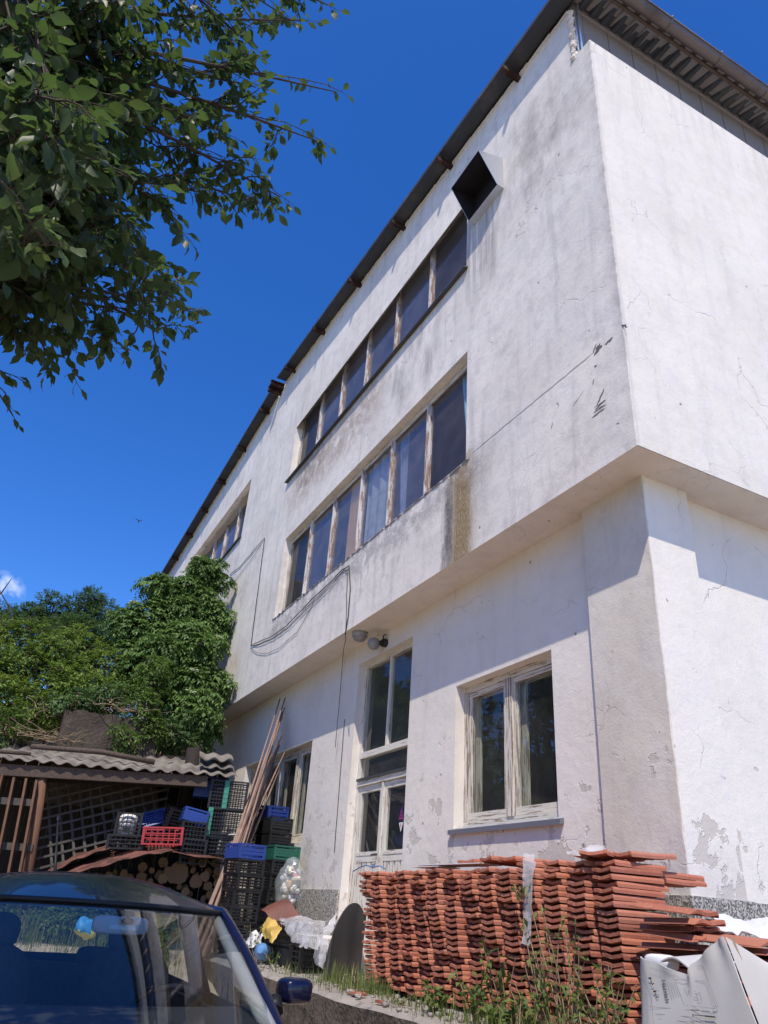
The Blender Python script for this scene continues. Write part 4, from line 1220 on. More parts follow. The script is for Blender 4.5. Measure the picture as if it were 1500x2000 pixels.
# the lattice panel leaning inside
lt = thing('lattice_panel', 'grey wooden lattice panel leaning inside the shed', 'lattice', sh(150,1700,.4))
A, Bq, Cq, Dq = sh(112,1522,1.0), sh(330,1518,1.0), sh(300,1690,.35), sh(55,1700,.35)
def bil(u, v): return (A*(1-u)+Bq*u)*(1-v) + (Dq*(1-u)+Cq*u)*v
for k in range(9):
    v = (k+.3)/9; m = MB(); p, q = bil(-.05, v+.10), bil(1.02, v-.22); m.bar(p, q, .018, .030); m.build('lattice_slat', M['greywood'], lt)
for k in range(11):
    u = (k+.3)/11; m = MB(); p, q = bil(u-.12, -.02)+SN*.02, bil(u+.16, 1.02)+SN*.02; m.bar(p, q, .034, .016); m.build('lattice_slat', M['greywood'], lt)
# a pole and spare roof sheets on the shed roof
m = MB(); m.tube([sh(60,1458,.5), sh(200,1469,.5), sh(302,1489,.45)], [.035,.04,.04], 8)
tag(m.build('wooden_pole', M['oldwood']), 'pale wooden pole lying on top of the shed roof', 'pole')
m = MB(); m.tube([sh(-160,1452,.25), sh(-20,1466,.22), sh(60,1473,.22)], [.028,.03,.025], 8)
tag(m.build('wooden_pole', M['oldwood']), 'short thin pole on the left end of the shed roof', 'pole')
for k, (dy, lab) in enumerate(((0, 'lower corrugated offcut on the right end of the shed roof'), (-14, 'upper corrugated offcut on the right end of the shed roof'))):
    p0 = sh(456, 1500+dy, .25)
    tag(wavy(p0, ru, .52, SN*.5+V((0,0,.16)), .011, .024, .23).build('corrugated_offcut', M['asb']), lab, 'roof sheet')
# rusty sheets over the firewood, and the logs
def sheet(name, label, pts, mat, cat, th=.006):
    P = [[V(p) for p in row] for row in pts]; nu, nv = len(P)-1, len(P[0])-1
    m = MB()
    def fn(u, v):
        a = u*nu; b = v*nv; i = min(int(a), nu-1); j = min(int(b), nv-1); s = a-i; t = b-j
        return (P[i][j]*(1-s)+P[i+1][j]*s)*(1-t) + (P[i][j+1]*(1-s)+P[i+1][j+1]*s)*t + V((0,0,.012*math.sin(a*9+b*5)))
    m.shell(fn, nu*6, nv*5, th)
    return tag(m.build(name, mat), label, cat)
sheet('rusty_sheet', 'long rusty red sheet sagging over the firewood, its right end raised', [[sh(112,1712,-.45), sh(112,1700,.5)], [sh(190,1694,-.5), sh(180,1672,.5)], [sh(268,1672,-.5), sh(262,1655,.5)], [sh(338,1662,-.5), sh(335,1652,.5)]], M['rustsheet'], 'metal sheet')
sheet('rusty_sheet', 'rusty red sheet lying lower under the first at the left', [[sh(92,1708,-.15), sh(92,1700,.6)], [sh(150,1678,-.12), sh(150,1668,.6)], [sh(215,1656,-.1), sh(215,1650,.6)]], M['rustsheet'], 'metal sheet')
sheet('rusty_sheet', 'flat rusty sheet under the crates at the right end of the woodpile', [[sh(325,1664,-.3), sh(325,1656,.6)], [sh(440,1680,-.3), sh(440,1672,.6)]], M['rustsheet'], 'metal sheet')
def log(p, r, L=.45):
    m = MB(); ax = (SN + rnd()*.06).normalized(); q = p + ax*L
    k = 11; o = len(m.v)
    jit = [U(.88,1.08) for _ in range(k)]
    u = ax.orthogonal().normalized(); w_ = ax.cross(u)
    for c in (p, q):
        for j in range(k):
            a = 2*math.pi*j/k; m.v.append(c + (u*math.cos(a)+w_*math.sin(a))*r*jit[j])
    for j in range(k):
        m.f.append([o+j, o+(j+1)%k, o+k+(j+1)%k, o+k+j]); m.sm.append(True); m.mi.append(0)
    m.f.append([o+j for j in range(k)]); m.sm.append(False); m.mi.append(1)
    m.f.append([o+k+j for j in range(k)][::-1]); m.sm.append(False); m.mi.append(1)
    return m.build('log', [M['bark'], M['logend']], origin=p)
big = [(348,1705,.15,'largest split log in the middle of the firewood pile'),(338,1712,.085,'round pale log below the large split log'),(318,1716,.07,'round pale log left of the large split log'),(396,1686,.06,'pale sawn log high at the right of the firewood pile'),
 (383,1722,.09,'pale log low at the right of the firewood pile'),(242,1706,.055,'pale round log end at the left of the pile'),(327,1700,.05,'small pale log above the large split log'),(400,1712,.07,'weathered log under the right end of the sheet')]
taken = []
for px, py, r, lab in big:
    p = sh(px, py, .06); taken.append((p, r)); tag(log(p, r), lab, 'log', 'firewood logs under the rusty sheets')
cnt = 0
for _ in range(1500):
    px, py = U(165,430), U(1682,1775)
    if py < 1716 - (px-165)*.22 and px < 300: continue
    r = U(.035,.075); p = sh(px, py, U(.08,.25))
    if p.z < .85 or any((p-q).length < r+s for q, s in taken): continue
    taken.append((p, r)); cnt += 1
    tag(log(p, r), 'small dark firewood log end in the pile under the rusty sheets', 'log', 'small firewood logs in the pile')
    if cnt > 75: break
# the bundle of thin poles leaning on the wall
tops = [(548,1365),(556,1363),(552,1372),(545,1420),(549,1437),(541,1460),(556,1470),(537,1480),(547,1455),(551,1400),(535,1500),(540,1516),(530,1528),(545,1500),(533,1468),(538,1440),(551,1390),(547,1408),(554,1382),(543,1446),(536,1490),(528,1520)]
for i, (px, py) in enumerate(tops):
    a = at(px+U(-2,2), py, y=YW-.04-U(0,.10)); b = at(422+U(-15,15), 1775+U(-6,6), d=10.6+U(0,.4))
    d = (b-a).normalized(); k = (b.z-.84)/max(.05, -d.z) if d.z < 0 else 0
    b = b + d*max(0, min(k, 1.2))
    m = MB(); mid = a.lerp(b,.5)+rnd()*.035
    r = U(.015,.023); m.tube([a, a.lerp(mid,.5), mid, mid.lerp(b,.5), b], [r*.65, r*.8, r*.95, r, r], 6)
    tag(m.build('pole', M['pole']), ('one of the two longest rusty thin poles leaning on the wall' if i < 2 else 'rusty brown thin pole leaning in the bundle against the wall'), 'pole', 'longest poles leaning on the wall' if i < 2 else 'poles leaning on the wall')
m = MB(); c = at(460,1634,d=11.9)
for k in range(10):
    a = 2*math.pi*k/10
tiep = [c + V((math.cos(2*math.pi*k/12)*.14, math.sin(2*math.pi*k/12)*.10, .02*k/12)) for k in range(13)]
m.tube(tiep, .008, 5)
tag(m.build('string_tie', M['white']), 'white string tied around the bundle of poles', 'string')

shrub('green_weeds', 'mass of green weeds on the ground behind the car', [((-7.6+U(-1,1), -4.3+.42*i, .95), (.5,.35,.28)) for i in range(8)], 2600, .08, M['bramble'], 5, .3, cat='weeds', base=V((-7.6,-2.8,.7)))

# the wooded edge of the yard behind the camera, seen only in the window panes
m = MB()
for i in range(20):
    cx = -40 + i*2.9 + U(-.6,.6); cy = (-17 if i < 11 else -20) + U(-2,2); hh = U(12.5,15) if i < 11 else U(7,9.5)
    for _ in range(13 if i < 11 else 9):
        q = rnd(); c = V((cx+q.x*1.7, cy+q.y*1.4, hh*.62+q.z*hh*.33))
        for _ in range(120):
            k = rnd()*U(.5,1)**.5; p = c + V((k.x*1.3, k.y*1.2, k.z*1.1))
            leaf_card(m, p, rnd()+V((0,0,-.2)), V((0,0,1))+rnd()*.7, U(.28,.5), U(.2,.32), .2)
    m.tube([(cx,cy,-.1),(cx+.1,cy,hh*.4),(cx,cy,hh*.7)], [.22,.16,.06], 7)
struct(m.build('woods', M['dark'], origin=(0,-19,0)), 'stuff')
# ------------------------------------------------------------------ crates
def crate_mb(L, W, H, solid=False, step=.045, bars=3, notch=False):
    m = MB(); t = .012; r = .022
    x, y = L/2, W/2
    for z0, z1 in ((0, r), (H-r, H)):
        e = .004 if z0 else 0
        m.box(-x-e, x+e, -y-e, -y+t, z0, z1); m.box(-x-e, x+e, y-t, y+e, z0, z1)
        m.box(-x-e, -x+t, -y+t, y-t, z0, z1); m.box(x-t, x+e, -y+t, y-t, z0, z1)
    for sx in (-1, 1):
        for sy in (-1, 1):
            m.box(min(sx*x, sx*(x-.035)), max(sx*x, sx*(x-.035)), min(sy*(y+.002), sy*(y-.035)), max(sy*(y+.002), sy*(y-.035)), r, H-r)
    for k in range(1, bars+1):
        z = r + (H-2*r)*k/(bars+1); h = .007 if not solid else .016
        for sy in (-1, 1): m.box(-x+.036, x-.036, min(sy*(y-.001), sy*(y-t)), max(sy*(y-.001), sy*(y-t)), z-h, z+h)
        for sx in (-1, 1): m.box(min(sx*(x-.001), sx*(x-t)), max(sx*(x-.001), sx*(x-t)), -y+.036, y-.036, z-h, z+h)
    for a, lim, isx in ((0, x, 1), (0, y, 0)):
        n = max(2, int(2*(lim-.036)/step))
        for k in range(1, n):
            p = -lim+.036 + 2*(lim-.036)*k/n
            for s in (-1, 1):
                if isx: m.box(p-.004, p+.004, min(s*(y-.003), s*(y-.010)), max(s*(y-.003), s*(y-.010)), r, H-r)
                else: m.box(min(s*(x-.003), s*(x-.010)), max(s*(x-.003), s*(x-.010)), p-.004, p+.004, r, H-r)
    if solid:
        m.box(-x+.036, x-.036, -y+.002, -y+.005, r, H*.78); m.box(-x+.036, x-.036, y-.005, y-.002, r, H*.78)
    n = int(L/.05)
    for k in range(n): m.box(-x+t+(L-2*t)*k/n, -x+t+(L-2*t)*k/n+.018, -y+t, y-t, .003, .012)
    n = int(W/.06)
    for k in range(n): m.box(-x+t, x-t, -y+t+(W-2*t)*k/n, -y+t+(W-2*t)*k/n+.014, .0125, .018)
    return m
PR = {}
def crate(loc, rot, size, mat, label, group=None, solid=False, bars=3, step=.045):
    key = (size, mat, solid, bars, step)
    if key not in PR:
        o = crate_mb(*size, solid=solid, bars=bars, step=step).build('crate', M[mat], local=True); PR[key] = o
    else:
        s = PR[key]; o = s.copy(); COL.objects.link(o)
    o.location = loc; o.rotation_euler = rot if isinstance(rot, tuple) else (0, 0, rot)
    for k in ('group',):
        if k in o: del o[k]
    return tag(o, label, 'crate', group)
GZ = .855
GRP = 'crates stacked against the wall'
cB = at(541,1700,y=.12); zB = at(541,1648,y=-.08).z
cA = at(476,1700,y=-.80); zA = at(476,1643,y=-1.0).z
nB = 7; hB = (zB-GZ)/nB
for k in range(nB):
    loc = (cB.x+U(-.015,.015), .12+U(-.015,.015), GZ+hB*k); r = U(-.04,.04) + .05
    if k == nB-1: crate(loc, r, (.60,.40,round(hB-.004,3)), 'pgreen', 'dark green slatted crate at chest height in the crate stack by the window', GRP, True, 3)
    else: crate(loc, r, (.60,.40,round(hB-.004,3)), 'pblack', 'black lattice crate, %s below the green crate in the wall stack' % ORD[nB-1-k], GRP)
nA = 7; hA = (zA-GZ)/nA
for k in range(nA):
    loc = (cA.x+U(-.015,.015), -.80+U(-.015,.015), GZ+hA*k); r = U(-.05,.05) + .08
    if k == nA-1: crate(loc, r, (.44,.36,round(hA-.004,3)), 'pblue', 'bright blue crate on top of the black stack beside the poles', GRP, True, 2, .06)
    else: crate(loc, r, (.44,.36,round(hA-.004,3)), 'pblack', 'black lattice crate, %s below the bright blue crate beside the poles' % ORD[nA-1-k], GRP)
zt = GZ + hB*nB; hC = .205
c1 = at(540,1620,y=.17); c2 = at(506,1620,y=.25)
for k in range(2): crate((c1.x, .14, zt+hC*k), .10+U(-.03,.03), (.50,.36,.20), 'pblack', ('upper' if k else 'lower') + ' of two black crates on top of the dark green crate', GRP, True)
zA2 = GZ + hA*nA
for k in range(2): crate((c1.x-.52, .16, zt+.0+hC*k), .02, (.46,.36,.20), 'pblack', ('upper' if k else 'lower') + ' black crate behind the poles under the topmost blue crate', GRP)
crate((c1.x-.40, .20, zt+hC*2+.01), (.03,.05,.1), (.52,.34,.20), 'pblue', 'topmost dark blue crate of the wall stack, in front of the window', GRP, True, 2, .06)
# crates on the woodpile sheet under the shed roof
RZ = math.atan2(SN.y, SN.x) - math.pi/2
GRP2 = 'crates on the woodpile under the shed roof'
def sc(px, py, back, rot, size, mat, label, **k):
    p = sh(px, py, back); return crate(p, rot, size, mat, label, GRP2, **k)
def bar_on(o, size, mat, side=-1, w=.07):
    L, W, H = size; m = MB(); x = side*(L/2-w/2-.01)
    m.box(x-w/2, x+w/2, -W/2-.012, -W/2-.004, 0, H)
    for k in range(6): m.box(x-w/2, x+w/2, -W/2-.016, -W/2-.0125, H*k/6+.01, H*k/6+.022)
    b = m.build('edge_bar', M[mat], o, local=True)
    return b
s3 = (.56,.26,.40)
for i, (px, py, lab) in enumerate(((434,1688,'bottom black crate on its side in the column left of the poles'),(436,1638,'middle black crate on its side with a pale green edge bar'),(442,1582,'top black crate with green edge bar just under the shed roof'))):
    o = crate(sh(px, py, .22), (0,0,RZ-.12), s3 if i else (.55,.26,.40), 'pblack', lab, GRP2, bars=6, step=.04)
    if i: bar_on(o, s3, 'pgreenl', -1 if i == 1 else -.15)
s4 = (.44,.34,.33)
crate(sh(371,1689,.12), (0,0,RZ+.05), (.36,.34,.33), 'pblack', 'black crate right of the red crate at the bottom', GRP2, bars=4)
crate(sh(371,1650,.14), (0,0,RZ+.1), (.37,.34,.30), 'pblack', 'black crate under the tilted blue crate', GRP2, bars=4)
crate(sh(375,1608,.2), (-.05,.14,RZ+.15), (.36,.32,.18), 'pblue', 'tilted blue crate on top of the black crates right of the red crate', GRP2, solid=True, bars=2, step=.06)
crate(sh(408,1560,.55), (0,0,RZ), (.5,.3,.30), 'pblue', 'dark blue crate deep in the shade left of the top green-barred crate', GRP2, solid=True, bars=2, step=.06)
crate(sh(316,1652,.08), (0,-.06,RZ-.05), (.56,.38,.235), 'pred', 'bright red slatted crate on the rusty sheet', GRP2, solid=False, bars=2, step=.07)
crate(sh(300,1622,.5), (-.5,-.35,RZ+.1), (.42,.30,.22), 'pblue', 'blue perforated crate tipped up behind the red crate', GRP2, bars=4, step=.035)
crate(sh(342,1618,.4), (.25,.12,RZ+.3), (.40,.30,.27), 'pblack', 'open black crate tilted on the back of the red crate', GRP2, bars=4)
o1 = sc(244,1660,.12, (0,-.05,RZ-.04), (.50,.34,.19), 'pblack', 'flat black crate at the left end of the woodpile sheet', bars=2, step=.07)
o2 = sc(246,1636,.15, (0,-.02,RZ+.02), (.36,.30,.32), 'pblack', 'black wire-like crate holding a white canister', bars=4, step=.055)
p = sh(244,1635,.15)
cn = thing('canister', 'white metal canister inside a black crate under the shed roof', 'canister', p)
m = MB(); q = V(p)
m.tube([q+V((0,0,.02)), q+V((0,0,.26)), q+V((0,0,.29)), q+V((0,0,.30))], [.125,.125,.10,.06], 18); m.build('canister_body', M['white'], cn)
m = MB(); q2 = q - SN*.127
m.add([q2+SD*.05+V((0,0,.05)), q2-SD*.05+V((0,0,.05)), q2-SD*.05+V((0,0,.13)), q2+SD*.05+V((0,0,.13))], [(0,1,2,3)]); m.build('canister_label', M['sill'], cn)
m = MB(); m.tube([sh(400,1672,-.05), sh(412,1688,-.1), sh(425,1678,-.15), sh(440,1692,-.1)], .012, 5); m.tube([sh(412,1688,-.1), sh(430,1700,-.2)], .010, 5)
tag(m.build('driftwood', M['greywood']), 'bare pale forked branch poking out beside the poles', 'branch')

# ------------------------------------------------------------------ junk beside the door
c = at(578,1882,y=-.55)
g = 'crates among the junk by the door'
cw = at(586,1882,y=-.6).x - at(537,1882,y=-.6).x
for k in range(2): crate((at(561,1880,y=-.5).x, -.45, GZ+.205*k), .06*k, (cw,.34,.20), 'pblack', ('upper black crate in the junk, under the clear plastic' if k else 'lower black crate in the junk, standing on the terrace'), g, k == 0, 2)
crate((at(600,1888,y=-.62).x, -.62, GZ), .15, (.20,.30,.24), 'pblack', 'small black crate standing end-on right of the junk crates', g)
def crumple(name, label, mat, rows, amp, cat, n=(18,14), th=.003, seed=0):
    P = [[V(p) for p in row] for row in rows]; nu, nv = len(P)-1, len(P[0])-1
    def fn(u, v):
        a = u*nu; b = v*nv; i = min(int(a), nu-1); j = min(int(b), nv-1); s = a-i; t = b-j
        s = s*s*(3-2*s); t = t*t*(3-2*t)
        q = (P[i][j]*(1-s)+P[i+1][j]*s)*(1-t) + (P[i][j+1]*(1-s)+P[i+1][j+1]*s)*t
        k = q*7 + V((seed, 0, 0)); k2 = q*19 + V((0, seed, 0))
        return q + MN.noise_vector(k)*amp + MN.noise_vector(k2)*amp*.45
    m = MB(); m.shell(fn, n[0], n[1], th)
    return tag(m.build(name, M[mat]), label, cat)
A = lambda px, py, y: at(px, py, y=y)
crumple('plastic_sheet', 'crumpled clear plastic sheet draped over the junk crates', 'film', [[A(545,1795,-.30),A(552,1800,-.62),A(572,1840,-.72)],[A(570,1790,-.25),A(585,1800,-.62),A(588,1850,-.78)],[A(605,1795,-.25),A(612,1805,-.6),A(604,1852,-.8)],[A(640,1800,-.2),A(628,1815,-.5),A(618,1860,-.7)]], .035, 'plastic sheet', (30,24), .003, 1)
crumple('plastic_sheet', 'milky plastic sheet hanging beside the dark rubber sheet', 'film', [[A(660,1785,-.25),A(655,1800,-.3)],[A(630,1810,-.45),A(640,1840,-.5)],[A(616,1840,-.6),A(636,1860,-.6)],[A(612,1885,-.66),A(632,1892,-.64)]], .03, 'plastic sheet', (30,14), .003, 5)
crumple('yellow_bag', 'crumpled yellow plastic bag on the junk by the door', 'yellowbag', [[A(520,1792,-.62),A(512,1815,-.7),A(518,1832,-.75)],[A(532,1795,-.66),A(528,1812,-.78),A(533,1836,-.8)],[A(540,1800,-.62),A(546,1812,-.7),A(545,1826,-.72)]], .04, 'plastic bag', (20,16), .003, 9)
crumple('white_bag', 'dirty white plastic bag left of the yellow bag', 'whitebag', [[A(473,1822,-.6),A(478,1845,-.72)],[A(492,1815,-.66),A(494,1850,-.8)],[A(512,1822,-.62),A(508,1848,-.72)]], .045, 'plastic bag', (20,12), .003, 13)
def bent(name, label, mat, path, vec, cat, th=.008):
    """a stiff sheet bent along path, its other edge at path + vec"""
    pts = [V(p) for p in path]; n = len(pts)-1; vec = V(vec)
    def fn(u, v):
        a = u*n; i = min(int(a), n-1); f = a-i
        p0, p1, p2, p3 = pts[max(i-1,0)], pts[i], pts[i+1], pts[min(i+2,n)]
        q = .5*((2*p1)+(p2-p0)*f+(2*p0-5*p1+4*p2-p3)*f*f+(3*p1-p0-3*p2+p3)*f**3)
        return q + vec*v
    m = MB(); m.shell(fn, n*8, 3, th)
    return tag(m.build(name, M[mat]), label, cat)
bent('rubber_sheet', 'stiff dark rubber sheet standing bent against the tile stack', 'rubber', [A(632,1905,-.66),A(640,1862,-.66),A(652,1818,-.62),A(668,1785,-.5),A(684,1766,-.36),A(700,1766,-.2),A(715,1790,-.1)], (.06,-.06,-.62), 'rubber sheet', .012)
bent('brown_sheet', 'brown bent sheet under the bag of bottles', 'brownsheet', [A(510,1778,-.2),A(520,1772,-.22),A(536,1764,-.25),A(552,1757,-.25),A(566,1760,-.25),A(578,1778,-.2),A(590,1792,-.15)], (.0,-.30,-.14), 'bent sheet', .008)
# bag full of bottles
bc = at(566,1730,y=-.02)
m = MB()
rx = .23
def bagfn(u, v):
    a = u*2*math.pi; b = (v-.5)*math.pi
    r = math.cos(b)**.75; z = math.sin(b)
    if z > .75: r *= .85
    p = V((math.cos(a)*r*rx, math.sin(a)*r*.19, z*.29 + (.05*max(0, z-.7)/.3)))
    n = MN.noise(p*8)*.035 + MN.noise(p*17)*.02
    return bc + p*(1+n*3.0) + V((.03*z,0,0))
m.grid(bagfn, 30, 22)
bag = tag(m.build('bottle_bag', M['bagfilm']), 'bulging clear plastic bag full of empty bottles by the crates', 'plastic bag')
cols = [simple('bottle_'+n, c, rough=.25, spec=.6, bump=.05) for n, c in (('clear',(.55,.60,.62)),('white',(.72,.72,.72)),('pale_green',(.30,.48,.36)),('pink',(.50,.22,.24)),('orange',(.55,.33,.15)),('cream',(.62,.55,.42)))]
for i in range(64):
    q = rnd()*(U(0,1)**.4); p = bc + V((q.x*.185, q.y*.14, q.z*.235)); d = rnd()
    L = U(.07,.14); r = U(.028,.038)
    m = MB(); m.tube([p-d*L/2, p-d*L*.42, p, p+d*L*.25, p+d*L*.42, p+d*L*.5], [r*.7, r, r*U(.75,1), r, r*.4, r*.38], 8)
    tag(m.build('bottle', cols[random.choice((0,0,0,0,1,1,1,2,2,3,5,5,4))]), 'crushed empty plastic bottle inside the bulging clear bag', 'bottle', 'bottles in the clear bag')
c = at(515,1850,y=-.72)
bb = thing('water_bottle', 'large blue and white plastic bottle lying in front of the junk crates', 'bottle', (c.x, c.y, GZ))
d = V((.75,-.5,.15)).normalized(); c = V((c.x, c.y, GZ+.09))
m = MB(); m.tube([c-d*.15, c-d*.14, c+d*.07, c+d*.12, c+d*.15], [.06,.085,.085,.045,.028], 16); m.build('bottle_body', plastic('blue_bottle', (.16,.36,.72), .2), bb)
m = MB(); m.tube([c-d*.11, c+d*.03], [.0865,.0865], 16, cap=False); m.build('bottle_label', M['white'], bb)

# ------------------------------------------------------------------ the long stack of roof tiles
def tile_mb(k):
    """interlocking clay tile: thin low flange at its left edge, dished body, rolled right edge"""
    L = .385
    X = [-.117,-.100,-.080,-.066,-.063,-.058,-.044,-.028,-.010,.010,.028,.044,.058,.072,.084,.095,.105,.112,.117]
    def zb(x): return -.003 if x < -.064 else .007 - .0085*math.exp(-((x-.012)/.036)**2) + .006*math.exp(-((x-.100)/.013)**2) - (.007 if x > .114 else 0)
    def th(x): return .005 if x < -.064 else .021 - (.004 if x > .114 else 0)
    m = MB(); up = []; dn = []
    for r, f in enumerate((0, .03, .5, .97, 1)):
        e = .0015 if r in (0, 4) else 0
        ru, rd = [], []
        for x in X:
            y = f*L + (.045*(1-f) if x < -.064 else 0) + (.003*MN.noise(V((x*40, k*3, 0))) if r == 0 else 0)
            b = .004*math.sin(k*1.7)*(f-.5)**2*4 + .0016*MN.noise(V((x*30, f*4, k)))
            ru.append(V((x, y, zb(x)+th(x)-e+b))); rd.append(V((x, y, zb(x)+e+b)))
        up.append(ru); dn.append(rd)
    n = len(X)-1
    m.grid(lambda u, v: up[round(u*4)][round(v*n)], 4, n, True, 0, True)
    m.grid(lambda u, v: dn[round(u*4)][round(v*n)], 4, n, True)
    for r, p, q in ((0, up, dn), (4, dn, up)):
        for i in range(n): m.add([p[r][i], p[r][i+1], q[r][i+1], q[r][i]], [(3,2,1,0)])
    for c_, p, q in ((0, dn, up), (n, up, dn)):
        for i in range(4): m.add([p[i][c_], p[i+1][c_], q[i+1][c_], q[i][c_]], [(3,2,1,0)])
    return m
TM = []
for k in range(3):
    o = tile_mb(k).build('roof_tile', M['clay'], local=True); TM.append(o)
first = [True]*3
rest = MB()
NT_ = 0
def tile(loc, rot, label, group, single=True):
    global NT_
    k = random.randrange(3)
    if not single:
        Mx = Matrix.Translation(V(loc)) @ Matrix.Rotation(rot[2],4,'Z') @ Matrix.Rotation(rot[1],4,'Y') @ Matrix.Rotation(rot[0],4,'X')
        s = tile_mb(k); s.xf(Mx); rest.add(s.v, s.f, True); return
    if first[k]: o = TM[k]; first[k] = False
    else: o = TM[k].copy(); COL.objects.link(o)
    o.location = loc; o.rotation_euler = rot; NT_ += 1
    return tag(o, label, 'roof tile', group)
NC = 14; PIT_ = .0368; BASE = .872
for i in range(NC):
    n = 24 if i < 10 else 25
    lean = (.29,.28,.27,.27,.26,.25,.24,.22,.20,.17,.14,.11,.09,.07)[i]
    run_ = 0.0; tlt = U(-.022,.022); yo = U(-.012,.012); zo = U(-.012,.012)
    for k in range(n):
        f = k/n
        z = BASE + PIT_*k + zo*min(1,k/3) + U(-.003,.003)
        if k % 6 == 0: run_ = U(-.010,.010)
        x = -3.375 + .2485*i + lean*(1-f) + run_*.6 + U(-.004,.004)
        y = -.60 + yo + U(-.006,.006) + run_ + (U(-.02,.01) if U(0,1) < .12 else 0) + (U(.02,.05) if U(0,1) < .22 else 0)
        rot = (U(-.014,.014), U(-.012,.012)+tlt, -.06+U(-.022,.022))
        ft = n-k
        tile((x, y, z), rot, 'clay tile, %s from top, %s column from left of long stack' % (ORD[ft], ORD[i+1]), 'tiles in the long stack', ft <= 17)
# a second row behind
for i in range(NC):
    for k in range(23, 25):
        tile((-3.33+.2485*i-.05+U(-.01,.01), -.19+U(-.01,.01), BASE+PIT_*(k-1)), (0,0,U(-.03,.03)), '', '', False)
    m_ = None
zt = BASE + PIT_*24 + .02
# loose tiles, boards and plastic on top of the stack
for px, py, rz, lab in ((905,1682,.25,'loose tile lying on the white board at the middle of the stack'),(945,1678,-.1,'loose tile on top of the stack left of the plastic strip'),(985,1676,.12,'loose tile leaning beside the plastic strip on the stack'),(1118,1660,.5,'tilted loose tile highest on the stack near the pilaster'),(1150,1672,-.2,'loose tile lying flat near the right end of the stack'),(1205,1668,.03,'top tile at the far right corner of the long stack')):
    p = at(px, py, z=zt+.045); tile((p.x, max(-.62, min(p.y, -.35)), zt+.02+U(0,.02)), (U(-.02,.05), U(-.04,.04), rz), lab, 'loose tiles on top of the stack')
for px0, px1, dz, lab in ((828,960,.0,'long thin white board lying on top of the tile stack'),(820,880,-.012,'short white board sticking out on top of the tile stack')):
    a = at(px0,1685,y=-.42); b = at(px1,1680,y=-.38)
    m = MB(); m.box(a.x, b.x, -.5, -.28, zt+.018+dz, zt+.024+dz)
    tag(m.build('white_board', M['white']), lab, 'board')
crumple('plastic_strip', 'strip of clear plastic film hanging down the front of the tile stack', 'film', [[A(1020,1668,-.45),A(1042,1668,-.45)],[A(1022,1680,-.635),A(1045,1684,-.635)],[A(1024,1720,-.65),A(1040,1725,-.65)],[A(1022,1790,-.66),A(1036,1795,-.655)],[A(1018,1845,-.665),A(1034,1850,-.66)]], .014, 'plastic strip', (40,8), .002, 3)
crumple('plastic_sheet', 'crumpled clear plastic lying on the tiles by the pilaster', 'film', [[A(1110,1665,-.4),A(1130,1672,-.6)],[A(1140,1655,-.35),A(1160,1662,-.55)],[A(1175,1655,-.3),A(1195,1662,-.5)]], .03, 'plastic sheet', (22,14), .003, 21)
m = MB(); pts = [at(x, y_, y=-.3) for x, y_ in ((690,1702),(705,1693),(716,1690),(728,1694),(742,1691),(752,1697))]; m.tube(pts, .006, 5)
tag(m.build('string', plastic('blue_string', (.08,.22,.5), .6)), 'blue string lying on the left end of the tile stack', 'string')
# the slumped pile at its right end
pl_ = [(.30,-.46,17,.10),(.34,-.14,9,.02),(.72,-.42,14,-.06),(.76,-.08,9,.08),(1.13,-.40,12,.05),(1.52,-.36,10,-.08),(1.92,-.32,9,.1)]
names = ['nearest the long stack', 'behind the first heap against the wall', 'second from the long stack', 'behind the second heap', 'third from the long stack', 'fourth from the long stack', 'farthest right']
for h, (x, y, n, rz) in enumerate(pl_):
    for k in range(n):
        f = k/n
        lab = 'slumped crosswise clay tile, %s down, heap %s' % (ORD[n-k], names[h])
        tile((x+.19+U(-.06,.06)+.05*(1-f), y-.0+U(-.03,.03), BASE+k*.0395), (U(-.05,.05)+ .03*f, U(-.05,.05), math.pi/2+rz+U(-.16,.16)), lab, 'tiles in the slumped heap', n-k <= 6)
p = at(1420,1795,y=-.2)
tile((p.x, -.3, p.z-.06), (-.1,.20,math.pi/2-.35), 'single tile sloping over the white bag behind the heap', 'tiles in the slumped heap')
if rest.v:
    o = rest.build('roof_tiles', M['clay'], origin=(-1.5,-.4,BASE)); tag(o, 'lower layers of orange clay tiles at the bottom of the stacks', 'roof tiles', None, 'stuff')
crumple('white_bag', 'white plastic sack lying behind the slumped tile heap at the right', 'whitebag', [[A(1385,1775,-.12),A(1398,1815,-.35)],[A(1430,1785,-.05),A(1440,1825,-.3)],[A(1475,1800,-.05),A(1475,1830,-.3)],[A(1530,1810,.0),A(1530,1840,-.25)]], .05, 'sack', (26,14), .004, 31)

# ------------------------------------------------------------------ the white cardboard box in front
bx = thing('cardboard_box', 'torn white cardboard box with printed drawings leaning before the tile heap', 'cardboard box', (.45,-1.0,.82))
BP = at(1330,1940,y=-1.03); BN = V((.02,-1,-.02)).normalized()
def bp(px, py, off=0.0): return at(px, py, pl=(BP + BN*off, BN))
topl = [(1232,1900),(1238,1874),(1248,1868),(1262,1874),(1290,1884),(1318,1896),(1344,1905),(1350,1884),(1372,1868),(1388,1848),(1402,1834),(1413,1829)]
botl = [(1228,2040),(1238,2040),(1252,2040),(1272,2040),(1300,2040),(1330,2040),(1362,2040),(1378,2040),(1412,2040),(1440,2040),(1470,2040),(1494,2040)]
T = [bp(*p) for p in topl]; Bo = [bp(*p) for p in botl]
